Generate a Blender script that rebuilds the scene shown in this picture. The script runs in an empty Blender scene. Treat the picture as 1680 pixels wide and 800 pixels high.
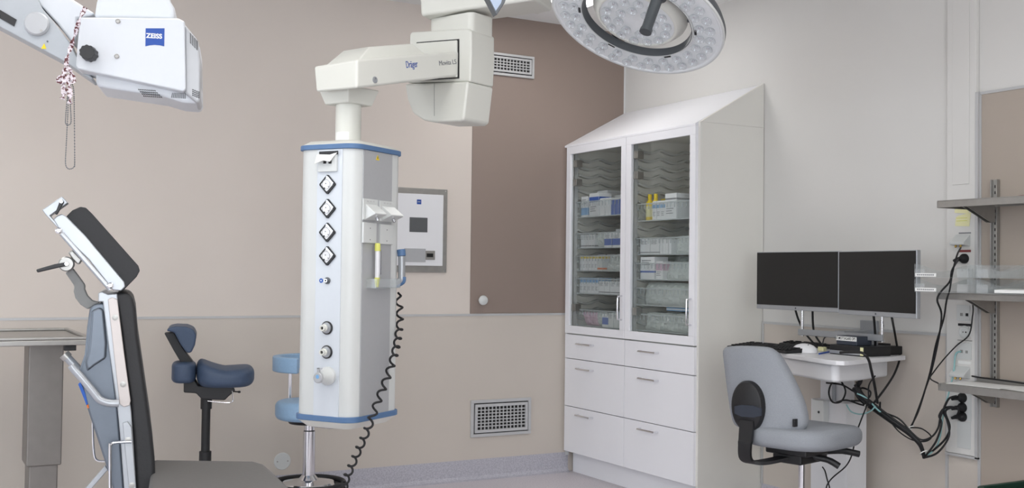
import bpy, bmesh, math, random
from mathutils import Vector, Matrix
random.seed(7)
S = bpy.context.scene
COL = S.collection
PI = math.pi
# ------------------------------------------------------------ camera
FPX = 1800.0
cam_d = bpy.data.cameras.new('camera'); cam = bpy.data.objects.new('camera', cam_d); COL.objects.link(cam)
CP = Vector((-4.026, -5.741, 1.22))
F0 = Vector((.4885, .8726, 0)).normalized(); R0 = Vector((F0.y, -F0.x, 0)); U0 = Vector((0, 0, 1))
PIT, ROL = 0.0250, 0.0125
FW = F0*math.cos(PIT)+U0*math.sin(PIT); UPV = U0*math.cos(PIT)-F0*math.sin(PIT)
RT = R0*math.cos(ROL)+UPV*math.sin(ROL); UV = UPV*math.cos(ROL)-R0*math.sin(ROL)
mc = Matrix((RT, UV, -FW)).transposed().to_4x4(); mc.translation = CP
cam.matrix_world = mc
cam_d.sensor_width = 36; cam_d.lens = FPX/1680*36; cam_d.clip_start = .05; cam_d.clip_end = 60
S.camera = cam
# ------------------------------------------------------------ light, exposure
S.view_settings.view_transform = 'Standard'; S.view_settings.look = 'None'
S.view_settings.gamma = 1; S.view_settings.use_curve_mapping = False
S.view_settings.exposure = 0.06
S.cycles.transparent_max_bounces = 32
wd = bpy.data.worlds.new('world'); S.world = wd; wd.use_nodes = True
wd.node_tree.nodes['Background'].inputs[0].default_value = (.75, .86, 1, 1)
wd.node_tree.nodes['Background'].inputs[1].default_value = 1.0
CEIL_E = 6.6      # luminous ceiling panels
WIN_E = 36       # daylight through each window, watt
def area(name, loc, rot, sx, sy, e, col):
    l = bpy.data.lights.new(name, 'AREA'); l.shape = 'RECTANGLE'; l.size = sx; l.size_y = sy; l.energy = e; l.color = col
    o = bpy.data.objects.new(name, l); COL.objects.link(o); o.location = loc; o.rotation_euler = rot; return o
XL, YR, ZC = -8.4, -8.6, 2.745
area('window_daylight', (XL+.06, -2.2, 1.5), (0, -PI/2, 0), 1.3, 2.2, WIN_E, (.82, .91, 1))
area('window_daylight', (XL+.06, -5.6, 1.5), (0, -PI/2, 0), 1.3, 2.2, WIN_E, (.82, .91, 1))
area('window_daylight', (-4.6, YR+.06, 1.5), (PI/2, 0, 0), 2.2, 1.3, WIN_E*2.2, (.90, .95, 1))

# ------------------------------------------------------------ materials
def mat(name, c, r=.5, m=0, noise=0, scale=60, bump=0, trans=None, emit=0, coat=0, spec=.5):
    M_ = bpy.data.materials.new(name); M_.use_nodes = True
    nt = M_.node_tree; b = nt.nodes['Principled BSDF']
    b.inputs['Base Color'].default_value = (*c, 1); b.inputs['Roughness'].default_value = r
    b.inputs['Metallic'].default_value = m; b.inputs['Specular IOR Level'].default_value = spec
    b.inputs['Coat Weight'].default_value = coat
    if emit:
        b.inputs['Emission Color'].default_value = (*c, 1); b.inputs['Emission Strength'].default_value = emit
    if noise or bump:
        tc = nt.nodes.new('ShaderNodeTexCoord'); n = nt.nodes.new('ShaderNodeTexNoise')
        n.inputs['Scale'].default_value = scale; n.inputs['Detail'].default_value = 3
        nt.links.new(tc.outputs['Object'], n.inputs['Vector'])
        if noise:
            r_ = nt.nodes.new('ShaderNodeValToRGB')
            r_.color_ramp.elements[0].position = .3; r_.color_ramp.elements[1].position = .7
            r_.color_ramp.elements[0].color = (*[max(0, v*(1-noise)) for v in c], 1)
            r_.color_ramp.elements[1].color = (*[min(1, v*(1+noise)) for v in c], 1)
            nt.links.new(n.outputs['Fac'], r_.inputs['Fac']); nt.links.new(r_.outputs['Color'], b.inputs['Base Color'])
        if bump:
            bp = nt.nodes.new('ShaderNodeBump'); bp.inputs['Strength'].default_value = bump; bp.inputs['Distance'].default_value = .002
            nt.links.new(n.outputs['Fac'], bp.inputs['Height']); nt.links.new(bp.outputs['Normal'], b.inputs['Normal'])
    return M_
def s2l(*rgb): return tuple(((v/255)/12.92 if v/255 <= .04045 else ((v/255+.055)/1.055)**2.4) for v in rgb)
def clear(name, tint, k, r=.05, body=None, bw=0.0):
    """thin clear sheet: transparent seen straight, glossy by Fresnel, an optional faint plastic body"""
    M_ = bpy.data.materials.new(name); M_.use_nodes = True; nt = M_.node_tree; nt.nodes.clear()
    o = nt.nodes.new('ShaderNodeOutputMaterial'); t = nt.nodes.new('ShaderNodeBsdfTransparent'); t.inputs[0].default_value = (*tint, 1)
    g = nt.nodes.new('ShaderNodeBsdfGlossy'); g.inputs['Roughness'].default_value = r
    lw = nt.nodes.new('ShaderNodeLayerWeight'); lw.inputs['Blend'].default_value = .5
    pw = nt.nodes.new('ShaderNodeMath'); pw.operation = 'POWER'; pw.inputs[1].default_value = 4.5
    fr = nt.nodes.new('ShaderNodeMath'); fr.operation = 'MULTIPLY_ADD'; fr.inputs[1].default_value = .8; fr.inputs[2].default_value = (k-1)**2/(k+1)**2
    mx = nt.nodes.new('ShaderNodeMixShader')
    nt.links.new(lw.outputs['Facing'], pw.inputs[0]); nt.links.new(pw.outputs[0], fr.inputs[0])
    nt.links.new(fr.outputs[0], mx.inputs[0]); nt.links.new(t.outputs[0], mx.inputs[1]); nt.links.new(g.outputs[0], mx.inputs[2])
    last = mx
    if body:
        d = nt.nodes.new('ShaderNodeBsdfDiffuse'); d.inputs[0].default_value = (*body, 1)
        m2 = nt.nodes.new('ShaderNodeMixShader'); m2.inputs[0].default_value = bw
        nt.links.new(mx.outputs[0], m2.inputs[1]); nt.links.new(d.outputs[0], m2.inputs[2]); last = m2
    nt.links.new(last.outputs[0], o.inputs[0]); return M_
m = dict(
    wall_beige=mat('wall beige', s2l(217, 207, 198), .6, noise=.012, scale=3, bump=.05),
    dado=mat('dado taupe', s2l(203, 194, 184), .5, noise=.012, scale=3),
    brown=mat('wall brown', s2l(146, 130, 121), .55, noise=.015, scale=3),
    wall_white=mat('wall white', s2l(220, 218, 214), .6, noise=.01, scale=3, bump=.05),
    ceiling=mat('ceiling white', s2l(232, 232, 230), .8, noise=.01, scale=80),
    tan=mat('tan wall panel', s2l(176, 164, 152), .5, noise=.012, scale=4),
    trim=mat('aluminium trim', s2l(196, 196, 196), .4, .2, noise=.01),
    whitetrim=mat('white trim', s2l(222, 222, 222), .5, noise=.01),
    white=mat('white lacquer', s2l(228, 228, 230), .35, noise=.008, scale=5),
    cabwhite=mat('cabinet front lacquer', s2l(243, 243, 247), .35, noise=.006, scale=5),
    cabside=mat('cabinet laminate', s2l(231, 229, 222), .45, noise=.01, scale=5),
    cabin=mat('cabinet lining', s2l(226, 225, 218), .6, noise=.01),
    plastic=mat('white plastic', s2l(209, 211, 209), .35, noise=.008, scale=10),
    cream=mat('cream painted metal', s2l(218, 218, 210), .32, noise=.008, scale=10),
    creamdark=mat('parting line', s2l(150, 150, 146), .5, noise=.01),
    alu=mat('anodised aluminium', s2l(170, 173, 177), .35, .5, noise=.02, scale=20),
    steel=mat('brushed steel', s2l(168, 166, 162), .38, .8, noise=.05, scale=30, bump=.1),
    scopewhite=mat('microscope white', s2l(206, 209, 213), .35, noise=.008),
    chrome=mat('chrome', s2l(225, 225, 228), .12, 1, noise=.01),
    panelgrey=mat('satin grey panel', s2l(176, 177, 179), .4, .15, noise=.01),
    scopegrey=mat('grey painted arm', s2l(168, 172, 176), .4, .1, noise=.015),
    blue=mat('blue bumper', s2l(84, 116, 156), .45, noise=.02),
    lightblue=mat('light blue vinyl', s2l(146, 178, 208), .45, noise=.04, scale=90, bump=.2),
    navy=mat('dark blue leather', s2l(60, 76, 100), .5, noise=.05, scale=120, bump=.3),
    black=mat('black plastic', s2l(28, 28, 30), .45, noise=.05),
    blackpad=mat('black vinyl padding', s2l(30, 30, 32), .55, noise=.06, scale=150, bump=.25),
    rubber=mat('black rubber', s2l(20, 20, 22), .6, noise=.05),
    screen=mat('dark screen glass', s2l(16, 17, 17), .35, noise=.02),
    greyscreen=mat('grey display', s2l(88, 90, 92), .3, noise=.01),
    shell=mat('silver blue shell', s2l(104, 111, 120), .35, .55, noise=.02),
    fabric=mat('grey chair fabric', s2l(152, 156, 162), .85, noise=.05, scale=250, bump=.4),
    seatgrey=mat('dark grey pad', s2l(92, 90, 88), .6, noise=.03, scale=100, bump=.2),
    logoblue=mat('logo blue', s2l(20, 70, 155), .5, noise=.01),
    yellow=mat('yellow plastic', s2l(235, 205, 30), .5, noise=.02),
    limeyellow=mat('pale yellow cap', s2l(215, 215, 110), .5, noise=.02),
    paper=mat('white paper', s2l(235, 235, 232), .8, noise=.01),
    carton=mat('white carton', s2l(226, 228, 230), .7, noise=.02),
    cartongrey=mat('grey white carton', s2l(205, 208, 208), .7, noise=.03),
    printblue=mat('blue print', s2l(40, 90, 175), .6, noise=.02),
    skyprint=mat('light blue print', s2l(120, 170, 215), .6, noise=.02),
    printgrey=mat('grey print', s2l(120, 122, 126), .6, noise=.02),
    pink=mat('pink print', s2l(205, 170, 190), .6, noise=.02),
    note=mat('pale yellow note', s2l(232, 228, 180), .8, noise=.01),
    red=mat('dark red', s2l(130, 60, 60), .6, noise=.02),
    brownprint=mat('floral print', s2l(225, 205, 205), .8, noise=.35, scale=160),
    gold=mat('brass', s2l(190, 160, 90), .3, .9, noise=.02),
    teal=mat('pale teal cable', s2l(150, 195, 195), .5, noise=.02),
    dkgrey=mat('dark grey metal', s2l(92, 96, 100), .4, .3, noise=.02),
    darkhole=mat('dark recess', s2l(40, 38, 37), .8, noise=.02),
    green=mat('dark green plastic', s2l(30, 62, 50), .5, noise=.03),
    orange=mat('orange sticker', s2l(215, 110, 40), .5, noise=.02),
    ledface=mat('lamp reflector face', s2l(226, 228, 229), .35, 0.0, noise=.02),
    lens=clear('clear led lens', (.95, .965, .975), 1.9, .04, (.92, .94, .95), .10),
    runner=mat('grey moulded plastic', s2l(186, 188, 184), .5, noise=.01),
    glass=clear('cabinet glass', (.97, .98, .975), 1.35, .02),
    clearp=clear('clear basket plastic', (.985, .99, .99), 1.4, .12, s2l(215, 222, 224), .06),
    bag=clear('clear sterile wrap', (.95, .98, .96), 1.7, .10, s2l(228, 234, 231), .55),
    rimp=clear('clear rim plastic', (.95, .97, .97), 1.6, .1, s2l(205, 212, 214), .42),
    acryl=clear('clear acrylic', (.975, .985, .985), 1.4, .05, s2l(225, 228, 230), .13),
    luminous=mat('luminous ceiling panel', (1, .99, .975), .5, emit=CEIL_E, noise=0),
)
nt_ = m['brownprint'].node_tree
for nd in nt_.nodes:
    if nd.type == 'VALTORGB':
        nd.color_ramp.interpolation = 'CONSTANT'; nd.color_ramp.elements[0].position = 0; nd.color_ramp.elements[1].position = .47
        nd.color_ramp.elements[0].color = (*s2l(105, 60, 62), 1); nd.color_ramp.elements[1].color = (*s2l(228, 218, 222), 1)
def speckle(name, base, dark):
    M_ = mat(name, base, .45); nt = M_.node_tree; b = nt.nodes['Principled BSDF']
    tc = nt.nodes.new('ShaderNodeTexCoord'); v = nt.nodes.new('ShaderNodeTexNoise'); v.inputs['Scale'].default_value = 130; v.inputs['Detail'].default_value = 2
    r_ = nt.nodes.new('ShaderNodeValToRGB'); r_.color_ramp.elements[0].position = .36; r_.color_ramp.elements[1].position = .6
    r_.color_ramp.elements[0].color = (*dark, 1); r_.color_ramp.elements[1].color = (*base, 1)
    nt.links.new(tc.outputs['Object'], v.inputs['Vector']); nt.links.new(v.outputs['Fac'], r_.inputs['Fac']); nt.links.new(r_.outputs['Color'], b.inputs['Base Color'])
    return M_
m['floor'] = speckle('speckled vinyl floor', s2l(214, 208, 212), s2l(196, 190, 196))
m['skirt'] = speckle('speckled vinyl skirting', s2l(192, 190, 198), s2l(170, 168, 177))

# ------------------------------------------------------------ helpers
I4 = Matrix.Identity(4)
def P(x, y, M=None, X=None, Y=None, Z=None, D=None):
    """where the sight line of photo point (x, y) meets a plane of the frame M (world when None)"""
    r = FW+RT*((x-840)/FPX)+UV*((400-y)/FPX); c = CP.copy()
    if D is not None:
        p = c+r*D; return (M.inverted() @ p) if M else p
    if M:
        Mi = M.inverted(); c = Mi @ c; r = Mi.to_3x3() @ r
    if X is not None: t = (X-c.x)/r.x
    elif Y is not None: t = (Y-c.y)/r.y
    else: t = (Z-c.z)/r.z
    return c+r*t
def frame(loc, ydir):
    """upright frame at loc whose +y points along ydir (away from the viewer)"""
    y = Vector((ydir[0], ydir[1], 0)).normalized(); x = Vector((y.y, -y.x, 0))
    M = Matrix((x, y, Vector((0, 0, 1)))).transposed().to_4x4(); M.translation = Vector(loc); return M
def camdir(rt, fw): return R0*rt+F0*fw
def B(): return bmesh.new()
def box(bm, x0, x1, y0, y1, z0, z1):
    v = [bm.verts.new((x, y, z)) for z in (z0, z1) for y in (y0, y1) for x in (x0, x1)]
    for f in ((0, 2, 3, 1), (4, 5, 7, 6), (0, 1, 5, 4), (2, 6, 7, 3), (0, 4, 6, 2), (1, 3, 7, 5)): bm.faces.new([v[i] for i in f])
    return bm
def extr(bm, ring0, ring1, cap=True):
    a = [bm.verts.new(p) for p in ring0]; b = [bm.verts.new(p) for p in ring1]; n = len(a)
    for i in range(n): bm.faces.new((a[i], a[(i+1) % n], b[(i+1) % n], b[i]))
    if cap: bm.faces.new(a[::-1]); bm.faces.new(b)
    return bm
def plate(bm, pts, M, y, dep, ax='Y'):
    """outline given in photo points on plane y of M, real depth dep"""
    kw = {ax: y}; a = [P(px, py, M, **kw) for px, py in pts]
    i = 'XYZ'.index(ax); d = Vector((0, 0, 0)); d[i] = dep
    return extr(bm, a, [p+d for p in a])
def tube(bm, pts, r, n=8, closed=False, cap=True):
    pts = [Vector(p) for p in pts]; N = len(pts); rings = []; prev = None
    for i, p in enumerate(pts):
        if closed: t = pts[(i+1) % N]-pts[i-1]
        else: t = pts[min(i+1, N-1)]-pts[max(i-1, 0)]
        t = t.normalized() if t.length > 1e-9 else Vector((0, 0, 1))
        if prev is None:
            u = t.orthogonal().normalized()
        else:
            u = prev-t*prev.dot(t); u = u.normalized() if u.length > 1e-6 else t.orthogonal().normalized()
        prev = u; w = t.cross(u); rr = r[i] if isinstance(r, (list, tuple)) else r
        rings.append([bm.verts.new(p+(u*math.cos(2*PI*k/n)+w*math.sin(2*PI*k/n))*rr) for k in range(n)])
    for i in range(N if closed else N-1):
        a, b = rings[i], rings[(i+1) % N]
        for k in range(n): bm.faces.new((a[k], a[(k+1) % n], b[(k+1) % n], b[k]))
    if cap and not closed: bm.faces.new(rings[0][::-1]); bm.faces.new(rings[-1])
    return bm
def smooth(pts, k=6):
    pts = [Vector(p) for p in pts]; out = []
    for i in range(len(pts)-1):
        p0 = pts[max(i-1, 0)]; p1 = pts[i]; p2 = pts[i+1]; p3 = pts[min(i+2, len(pts)-1)]
        for j in range(k):
            t = j/k; out.append(.5*((2*p1)+(p2-p0)*t+(2*p0-5*p1+4*p2-p3)*t*t+(3*p1-p0-3*p2+p3)*t**3))
    out.append(pts[-1]); return out
def lathe(bm, prof, c=(0, 0, 0), axis=(0, 0, 1), n=32):
    """profile of (radius, height) turned about an axis through c"""
    c = Vector(c); a = Vector(axis).normalized(); u = a.orthogonal().normalized(); w = a.cross(u); rings = []
    for r, h in prof:
        if r < 1e-6: rings.append([bm.verts.new(c+a*h)])
        else: rings.append([bm.verts.new(c+a*h+(u*math.cos(2*PI*k/n)+w*math.sin(2*PI*k/n))*r) for k in range(n)])
    for A, Bq in zip(rings, rings[1:]):
        for k in range(n):
            k2 = (k+1) % n
            if len(A) == 1 and len(Bq) == 1: continue
            if len(A) == 1: bm.faces.new((A[0], Bq[k2], Bq[k]))
            elif len(Bq) == 1: bm.faces.new((A[k], A[k2], Bq[0]))
            else: bm.faces.new((A[k], A[k2], Bq[k2], Bq[k]))
    return bm
def disc(bm, c, axis, r, h, n=24): return lathe(bm, [(0, 0), (r, 0), (r, h), (0, h)], c, axis, n)
def slab(bm, c, rx, ry, z0, z1, p=4, edge=.02, n=48, steps=5, bow=None):
    """cushion: rounded-square footprint with rolled edges"""
    rings = []; h = z1-z0; prof = []
    for i in range(steps+1):
        a = PI/2*i/steps; prof.append((edge*(1-math.sin(a)), edge*(1-math.cos(a))))
    prof = [(d, z0+e) for d, e in prof]+[(d, z1-e) for d, e in prof[::-1]]
    for d, z in prof:
        rg = []
        for k in range(n):
            t = 2*PI*k/n; ct, st = math.cos(t), math.sin(t)
            x = (rx-d)*math.copysign(abs(ct)**(2/p), ct); y = (ry-d)*math.copysign(abs(st)**(2/p), st)
            zz = z+(bow(x, y)*(z-z0)/h if bow else 0)
            rg.append(bm.verts.new((c[0]+x, c[1]+y, zz)))
        rings.append(rg)
    for a, b in zip(rings, rings[1:]):
        for k in range(n): bm.faces.new((a[k], a[(k+1) % n], b[(k+1) % n], b[k]))
    for rg, fl in ((rings[0], True), (rings[-1], False)):
        zc = sum(v.co.z for v in rg)/n
        cz = (z0 if fl else z1+(bow(0, 0) if bow else 0))
        mid = [bm.verts.new(((v.co.x-c[0])*.5+c[0], (v.co.y-c[1])*.5+c[1], (0 if fl else 1)*0+(z0 if fl else z1)+(0 if fl else 1)*(bow((v.co.x-c[0])*.5, (v.co.y-c[1])*.5) if bow else 0))) for v in rg]
        cv = bm.verts.new((c[0], c[1], cz))
        for k in range(n):
            k2 = (k+1) % n
            q = (rg[k], rg[k2], mid[k2], mid[k]); t = (mid[k], mid[k2], cv)
            bm.faces.new(q[::-1] if fl else q); bm.faces.new(t[::-1] if fl else t)
    return bm
def obj(name, bm, material, parent=None, bevel=0, seg=3, sharp=35, label=None):
    bmesh.ops.recalc_face_normals(bm, faces=bm.faces)
    me = bpy.data.meshes.new(name); bm.to_mesh(me); bm.free()
    me.materials.append(m[material] if isinstance(material, str) else material)
    for p_ in me.polygons: p_.use_smooth = True
    me.set_sharp_from_angle(angle=math.radians(sharp))
    o = bpy.data.objects.new(name, me); COL.objects.link(o)
    if parent: o.parent = parent
    if bevel:
        bv = o.modifiers.new('bevel', 'BEVEL'); bv.width = bevel; bv.segments = seg; bv.limit_method = 'ANGLE'; bv.angle_limit = math.radians(32)
        bv.harden_normals = True
    if label: o['label'] = label
    return o
def tag(o, label, cat, group=None, kind=None):
    o['label'] = label; o['category'] = cat
    if group: o['group'] = group
    if kind: o['kind'] = kind
    return o
def thing(name, label, cat, M=None, group=None):
    o = bpy.data.objects.new(name, None); COL.objects.link(o); o.empty_display_size = .05
    if M is not None: o.matrix_world = M if isinstance(M, Matrix) else Matrix.Translation(Vector(M))
    return tag(o, label, cat, group)
def struct(name, bm, material, parent=None, bevel=0):
    o = obj(name, bm, material, parent, bevel)
    if parent is None: o['kind'] = 'structure'
    return o
def copy_thing(root):
    r = root.copy(); COL.objects.link(r)
    for ch in root.children:
        c = ch.copy(); COL.objects.link(c); c.parent = r
        for g in ch.children:
            d = g.copy(); COL.objects.link(d); d.parent = c
    return r
def text(name, s, size, material, parent, origin, right, upv, depth=.0006, ax=1.0, bold=0):
    """raised lettering lying on a face; origin = left end of the baseline"""
    cu = bpy.data.curves.new(name, 'FONT'); cu.body = s; cu.size = size; cu.extrude = depth; cu.offset = bold
    t = bpy.data.objects.new(name, cu); COL.objects.link(t)
    dg = bpy.context.evaluated_depsgraph_get(); me = bpy.data.meshes.new_from_object(t.evaluated_get(dg))
    bpy.data.objects.remove(t); me.name = name
    r = Vector(right).normalized(); u = Vector(upv).normalized(); u = (u-r*u.dot(r)).normalized(); n = r.cross(u)
    T = Matrix((r*ax, u, n)).transposed().to_4x4(); T.translation = Vector(origin)
    me.transform(T); me.materials.clear(); me.materials.append(m[material])
    o = bpy.data.objects.new(name, me); COL.objects.link(o); o.parent = parent; return o
def grid_vent(name, label, x0, x1, z0, z1, cols, rows, border):
    """wall grille on the back wall: outer frame, inner frame, lattice, dark duct behind"""
    t = thing(name, label, 'vent', (x0, -.0078, z0)); w, h = x1-x0, z1-z0
    b = B(); fr = border*.45
    for a in ((0, w, 0, fr), (0, w, h-fr, h), (0, fr, fr, h-fr), (w-fr, w, fr, h-fr)): box(b, a[0], a[1], -.012, 0, a[2], a[3])
    obj('outer_frame', b, 'trim', t, .002)
    g = fr+.006; b = B(); e = border
    for a in ((g, w-g, g, e), (g, w-g, h-e, h-g), (g, e, e, h-e), (w-e, w-g, e, h-e)): box(b, a[0], a[1], -.016, -.001, a[2], a[3])
    obj('inner_frame', b, 'trim', t, .001)
    b = B(); box(b, fr, w-fr, -.003, -.0005, fr, h-fr); obj('duct_opening', b, 'darkhole', t)
    b = B(); W, H = w-2*e, h-2*e; bt = .0028
    for i in range(1, cols): x = e+W*i/cols; box(b, x-bt, x+bt, -.013, -.005, e, h-e)
    for i in range(1, rows): z = e+H*i/rows; box(b, e, w-e, -.0135, -.0045, z-bt, z+bt)
    obj('grille', b, 'trim', t)
    b = B(); disc(b, (e*.75, -.016, h/2), (0, -1, 0), .005, .002, 12); obj('latch', b, 'chrome', t)
    return t

# ============================================================ the room
b = B(); box(b, XL-.2, .2, YR-.2, .2, -.1, 0); struct('floor', b, 'floor')
b = B(); box(b, XL-.2, .2, YR-.2, .2, ZC, ZC+.1); struct('ceiling', b, 'ceiling')
b = B(); box(b, XL, 0, 0, .15, 0, ZC); struct('wall_back', b, 'wall_beige')
b = B(); box(b, 0, .15, YR, .15, 0, ZC); struct('wall_right', b, 'wall_white')
# left wall and rear wall with window openings
b = B()
box(b, XL-.15, XL, YR, .15, 0, .8); box(b, XL-.15, XL, YR, .15, 2.2, ZC)
for y0, y1 in ((YR, -6.8), (-4.4, -3.4), (-1.0, .15)): box(b, XL-.15, XL, y0, y1, .8, 2.2)
struct('wall_left', b, 'wall_white')
b = B()
box(b, XL, .15, YR-.15, YR, 0, .8); box(b, XL, .15, YR-.15, YR, 2.2, ZC)
for x0, x1 in ((XL, -5.8), (-3.4, .15)): box(b, x0, x1, YR-.15, YR, .8, 2.2)
struct('wall_rear', b, 'wall_white')
def win(name, plane, a0, a1):
    b = B(); g = B()
    for (p, q, z0, z1) in ((a0, a1, .8, .86), (a0, a1, 2.14, 2.2), (a0, a0+.06, .8, 2.2), (a1-.06, a1, .8, 2.2), ((a0+a1)/2-.03, (a0+a1)/2+.03, .8, 2.2)):
        if plane == 'x': box(b, XL-.1, XL-.04, p, q, z0, z1)
        else: box(b, p, q, YR-.1, YR-.04, z0, z1)
    if plane == 'x': box(g, XL-.075, XL-.065, a0+.06, a1-.06, .86, 2.14)
    else: box(g, a0+.06, a1-.06, YR-.075, YR-.065, .86, 2.14)
    o = struct(name, b, 'whitetrim'); struct('window_pane', g, 'glass', o)
win('window_1', 'x', -3.4, -1.0); win('window_2', 'x', -6.8, -4.4); win('window_3', 'y', -5.8, -3.4)
# back wall cladding: brown field, lower dado
b = B(); box(b, -1.09, -.004, -.006, .001, .97, ZC); struct('trim_1', b, 'brown')
b = B(); box(b, XL+.002, -.425, -.008, .001, .118, .958); struct('trim_2', b, 'dado')
b = B(); box(b, XL+.002, -.41, -.011, .001, .957, .969); struct('trim_3', b, 'trim')
b = B(); box(b, -.425, -.40, -.012, .001, .1, .969); struct('trim_4', b, 'whitetrim')
b = B(); box(b, -.013, -.001, -.008, .001, 2.2, ZC-.002); struct('trim_5', b, 'whitetrim')
def cove(name, pts):
    struct(name, extr(B(), *pts), 'skirt')
prof = [(0, 0), (.045, 0), (.022, .006), (.010, .022), (.008, .118), (0, .118)]
cove('baseboard_back', ([(XL+.002, -d, z) for d, z in prof], [(-.405, -d, z) for d, z in prof]))
cove('baseboard_right', ([(-d, -1.30, z) for d, z in prof], [(-d, YR+.01, z) for d, z in prof]))
# right wall cladding
b = B(); box(b, -.008, .001, -2.474, -1.306, .118, .962); struct('trim_6', b, 'dado')
b = B(); box(b, -.012, .001, -2.482, -1.300, .960, .972); box(b, -.012, .001, -2.482, -2.470, .118, .96); box(b, -.012, .001, -1.312, -1.300, .118, .96); struct('trim_7', b, 'trim')
b = B(); box(b, -.008, .001, -4.6, -2.646, .118, 2.0); struct('trim_8', b, 'tan')
b = B(); box(b, -.012, .001, -4.6, -2.634, 1.998, 2.010); box(b, -.012, .001, -2.648, -2.634, .118, 2.0); struct('trim_9', b, 'trim')
b = B(); box(b, -.027, -.0245, -2.600, -2.515, 1.62, ZC-.004); struct('trim_10', b, 'wall_white', bevel=.001)
b = B(); box(b, -.004, .001, -2.482, -2.634, .118, .452); struct('trim_11', b, 'dado')
# ceiling lights
def ceil_light(x0, x1, y0, y1, label):
    t = thing('ceiling_light', label, 'light', ((x0+x1)/2, (y0+y1)/2, ZC), 'square ceiling light panels')
    w, h = (x1-x0)/2, (y1-y0)/2; b = B()
    for a in ((-w, w, -h, -h+.02), (-w, w, h-.02, h), (-w, -w+.02, -h+.02, h-.02), (w-.02, w, -h+.02, h-.02)): box(b, a[0], a[1], a[2], a[3], -.012, -.001)
    obj('frame', b, 'whitetrim', t); b = B(); box(b, -w+.02, w-.02, -h+.02, h-.02, -.008, -.002); obj('diffuser', b, 'luminous', t)
    return t
ceil_light(-1.25, -.60, -1.10, -.47, 'bright square light panel in the ceiling behind the surgical lamp')
for (cx, cy) in ((-2.2, -3.9), (-4.4, -1.9), (-4.4, -3.9), (-2.2, -6.0), (-4.4, -6.0), (-5.6, -7.6), (-1.2, -5.0), (-3.2, -2.9), (-6.8, -2.4), (-6.8, -5.0)):
    ceil_light(cx-.4, cx+.4, cy-.4, cy+.4, 'square light panel in the ceiling, outside the photograph')

# ============================================================ storage cabinet (front faces -X)
XF = -.43
cab = thing('storage_cabinet', 'tall white storage cabinet with two glass doors, six drawers and sloped top', 'cabinet', (0, 0, 0))
Y0, Y1, YM = -.028, -1.295, -.661
b = B()
for y0, y1 in ((Y0-.018, Y0), (YM-.009, YM+.009)): box(b, XF+.02, -.003, y0, y1, .13, 1.995)
box(b, XF+.02, -.003, Y1+.02, Y0-.018, .13, .148); box(b, XF+.02, -.003, Y1+.02, Y0-.018, .835, .853); box(b, XF+.02, -.003, Y1+.02, Y0-.018, 1.975, 1.993)
box(b, -.010, -.003, Y1+.02, Y0-.018, .148, 1.975)
obj('carcass', b, 'cabin', cab)
b = B(); box(b, XF-.003, -.003, Y1, Y1+.018, .0, 2.003); obj('side_panel', b, 'cabside', cab, .001)
b = B(); box(b, XF-.003, XF+.02, Y0, Y0+.022, .13, 1.995); obj('filler_strip', b, 'whitetrim', cab, .001)
b = B(); box(b, XF+.05, XF+.068, Y1+.018, Y0, .0, .13); obj('plinth', b, 'cabwhite', cab)
b = B()
SL = [(XF-.021, 1.986), (XF-.021, 1.997), (-.003, 2.237), (-.003, 2.222), (XF+.02, 1.992), (XF+.02, 1.986)]
extr(b, [(x, Y1+.0185, z) for x, z in SL], [(x, Y0+.022, z) for x, z in SL]); obj('sloped_top', b, 'cabwhite', cab, .001)
b = B(); SG = [(XF-.003, 2.0035), (-.003, 2.0035), (-.003, 2.243)]
extr(b, [(x, Y1, z) for x, z in SG], [(x, Y1+.018, z) for x, z in SG]); obj('side_gusset', b, 'cabside', cab, .001)
def front(y0, y1, z0, z1, nm):
    b = B(); box(b, XF-.019, XF, y1, y0, z0, z1); return obj(nm, b, 'cabwhite', cab, .0015)
for (ya, yb, hy) in ((Y0-.004, YM+.002, -.27), (YM-.002, Y1+.016, -.90)):
    for z0, z1, hz in ((.699, .843, .792), (.410, .695, .644), (.134, .406, .368)):
        d = front(ya, yb, z0, z1, 'drawer')
        b = B(); xs = XF-.019
        pts = smooth([(xs, hy+.078, hz), (xs-.022, hy+.074, hz), (xs-.027, hy+.06, hz), (xs-.027, hy-.06, hz), (xs-.022, hy-.074, hz), (xs, hy-.078, hz)], 4)
        tube(b, pts, .0055, 8); obj('handle', b, 'chrome', d)
    # glass door
    z0, z1, fw = .850, 1.985, .046
    b = B()
    for a in ((yb, ya, z0, z0+fw), (yb, ya, z1-fw, z1), (yb, yb+fw, z0+fw, z1-fw), (ya-fw, ya, z0+fw, z1-fw)): box(b, XF-.022, XF-.001, a[0], a[1], a[2], a[3])
    dr = obj('door', b, 'cabwhite', cab, .0015)
    b = B(); box(b, XF-.014, XF-.010, yb+fw-.005, ya-fw+.005, z0+fw-.005, z1-fw+.005); obj('glass_pane', b, 'glass', dr)
    for hz in (1.86, 1.745, .985):
        b = B(); box(b, XF-.008, XF+.035, ya-fw-.045, ya-fw-.004, hz, hz+.042); obj('hinge', b, 'steel', dr, .002)
    b = B(); xs = XF-.022; yy = yb+.024
    tube(b, smooth([(xs, yy, .955), (xs-.024, yy, .958), (xs-.03, yy, .97), (xs-.03, yy, 1.075), (xs-.024, yy, 1.087), (xs, yy, 1.09)], 4), .005, 8)
    obj('handle', b, 'chrome', dr)
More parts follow.
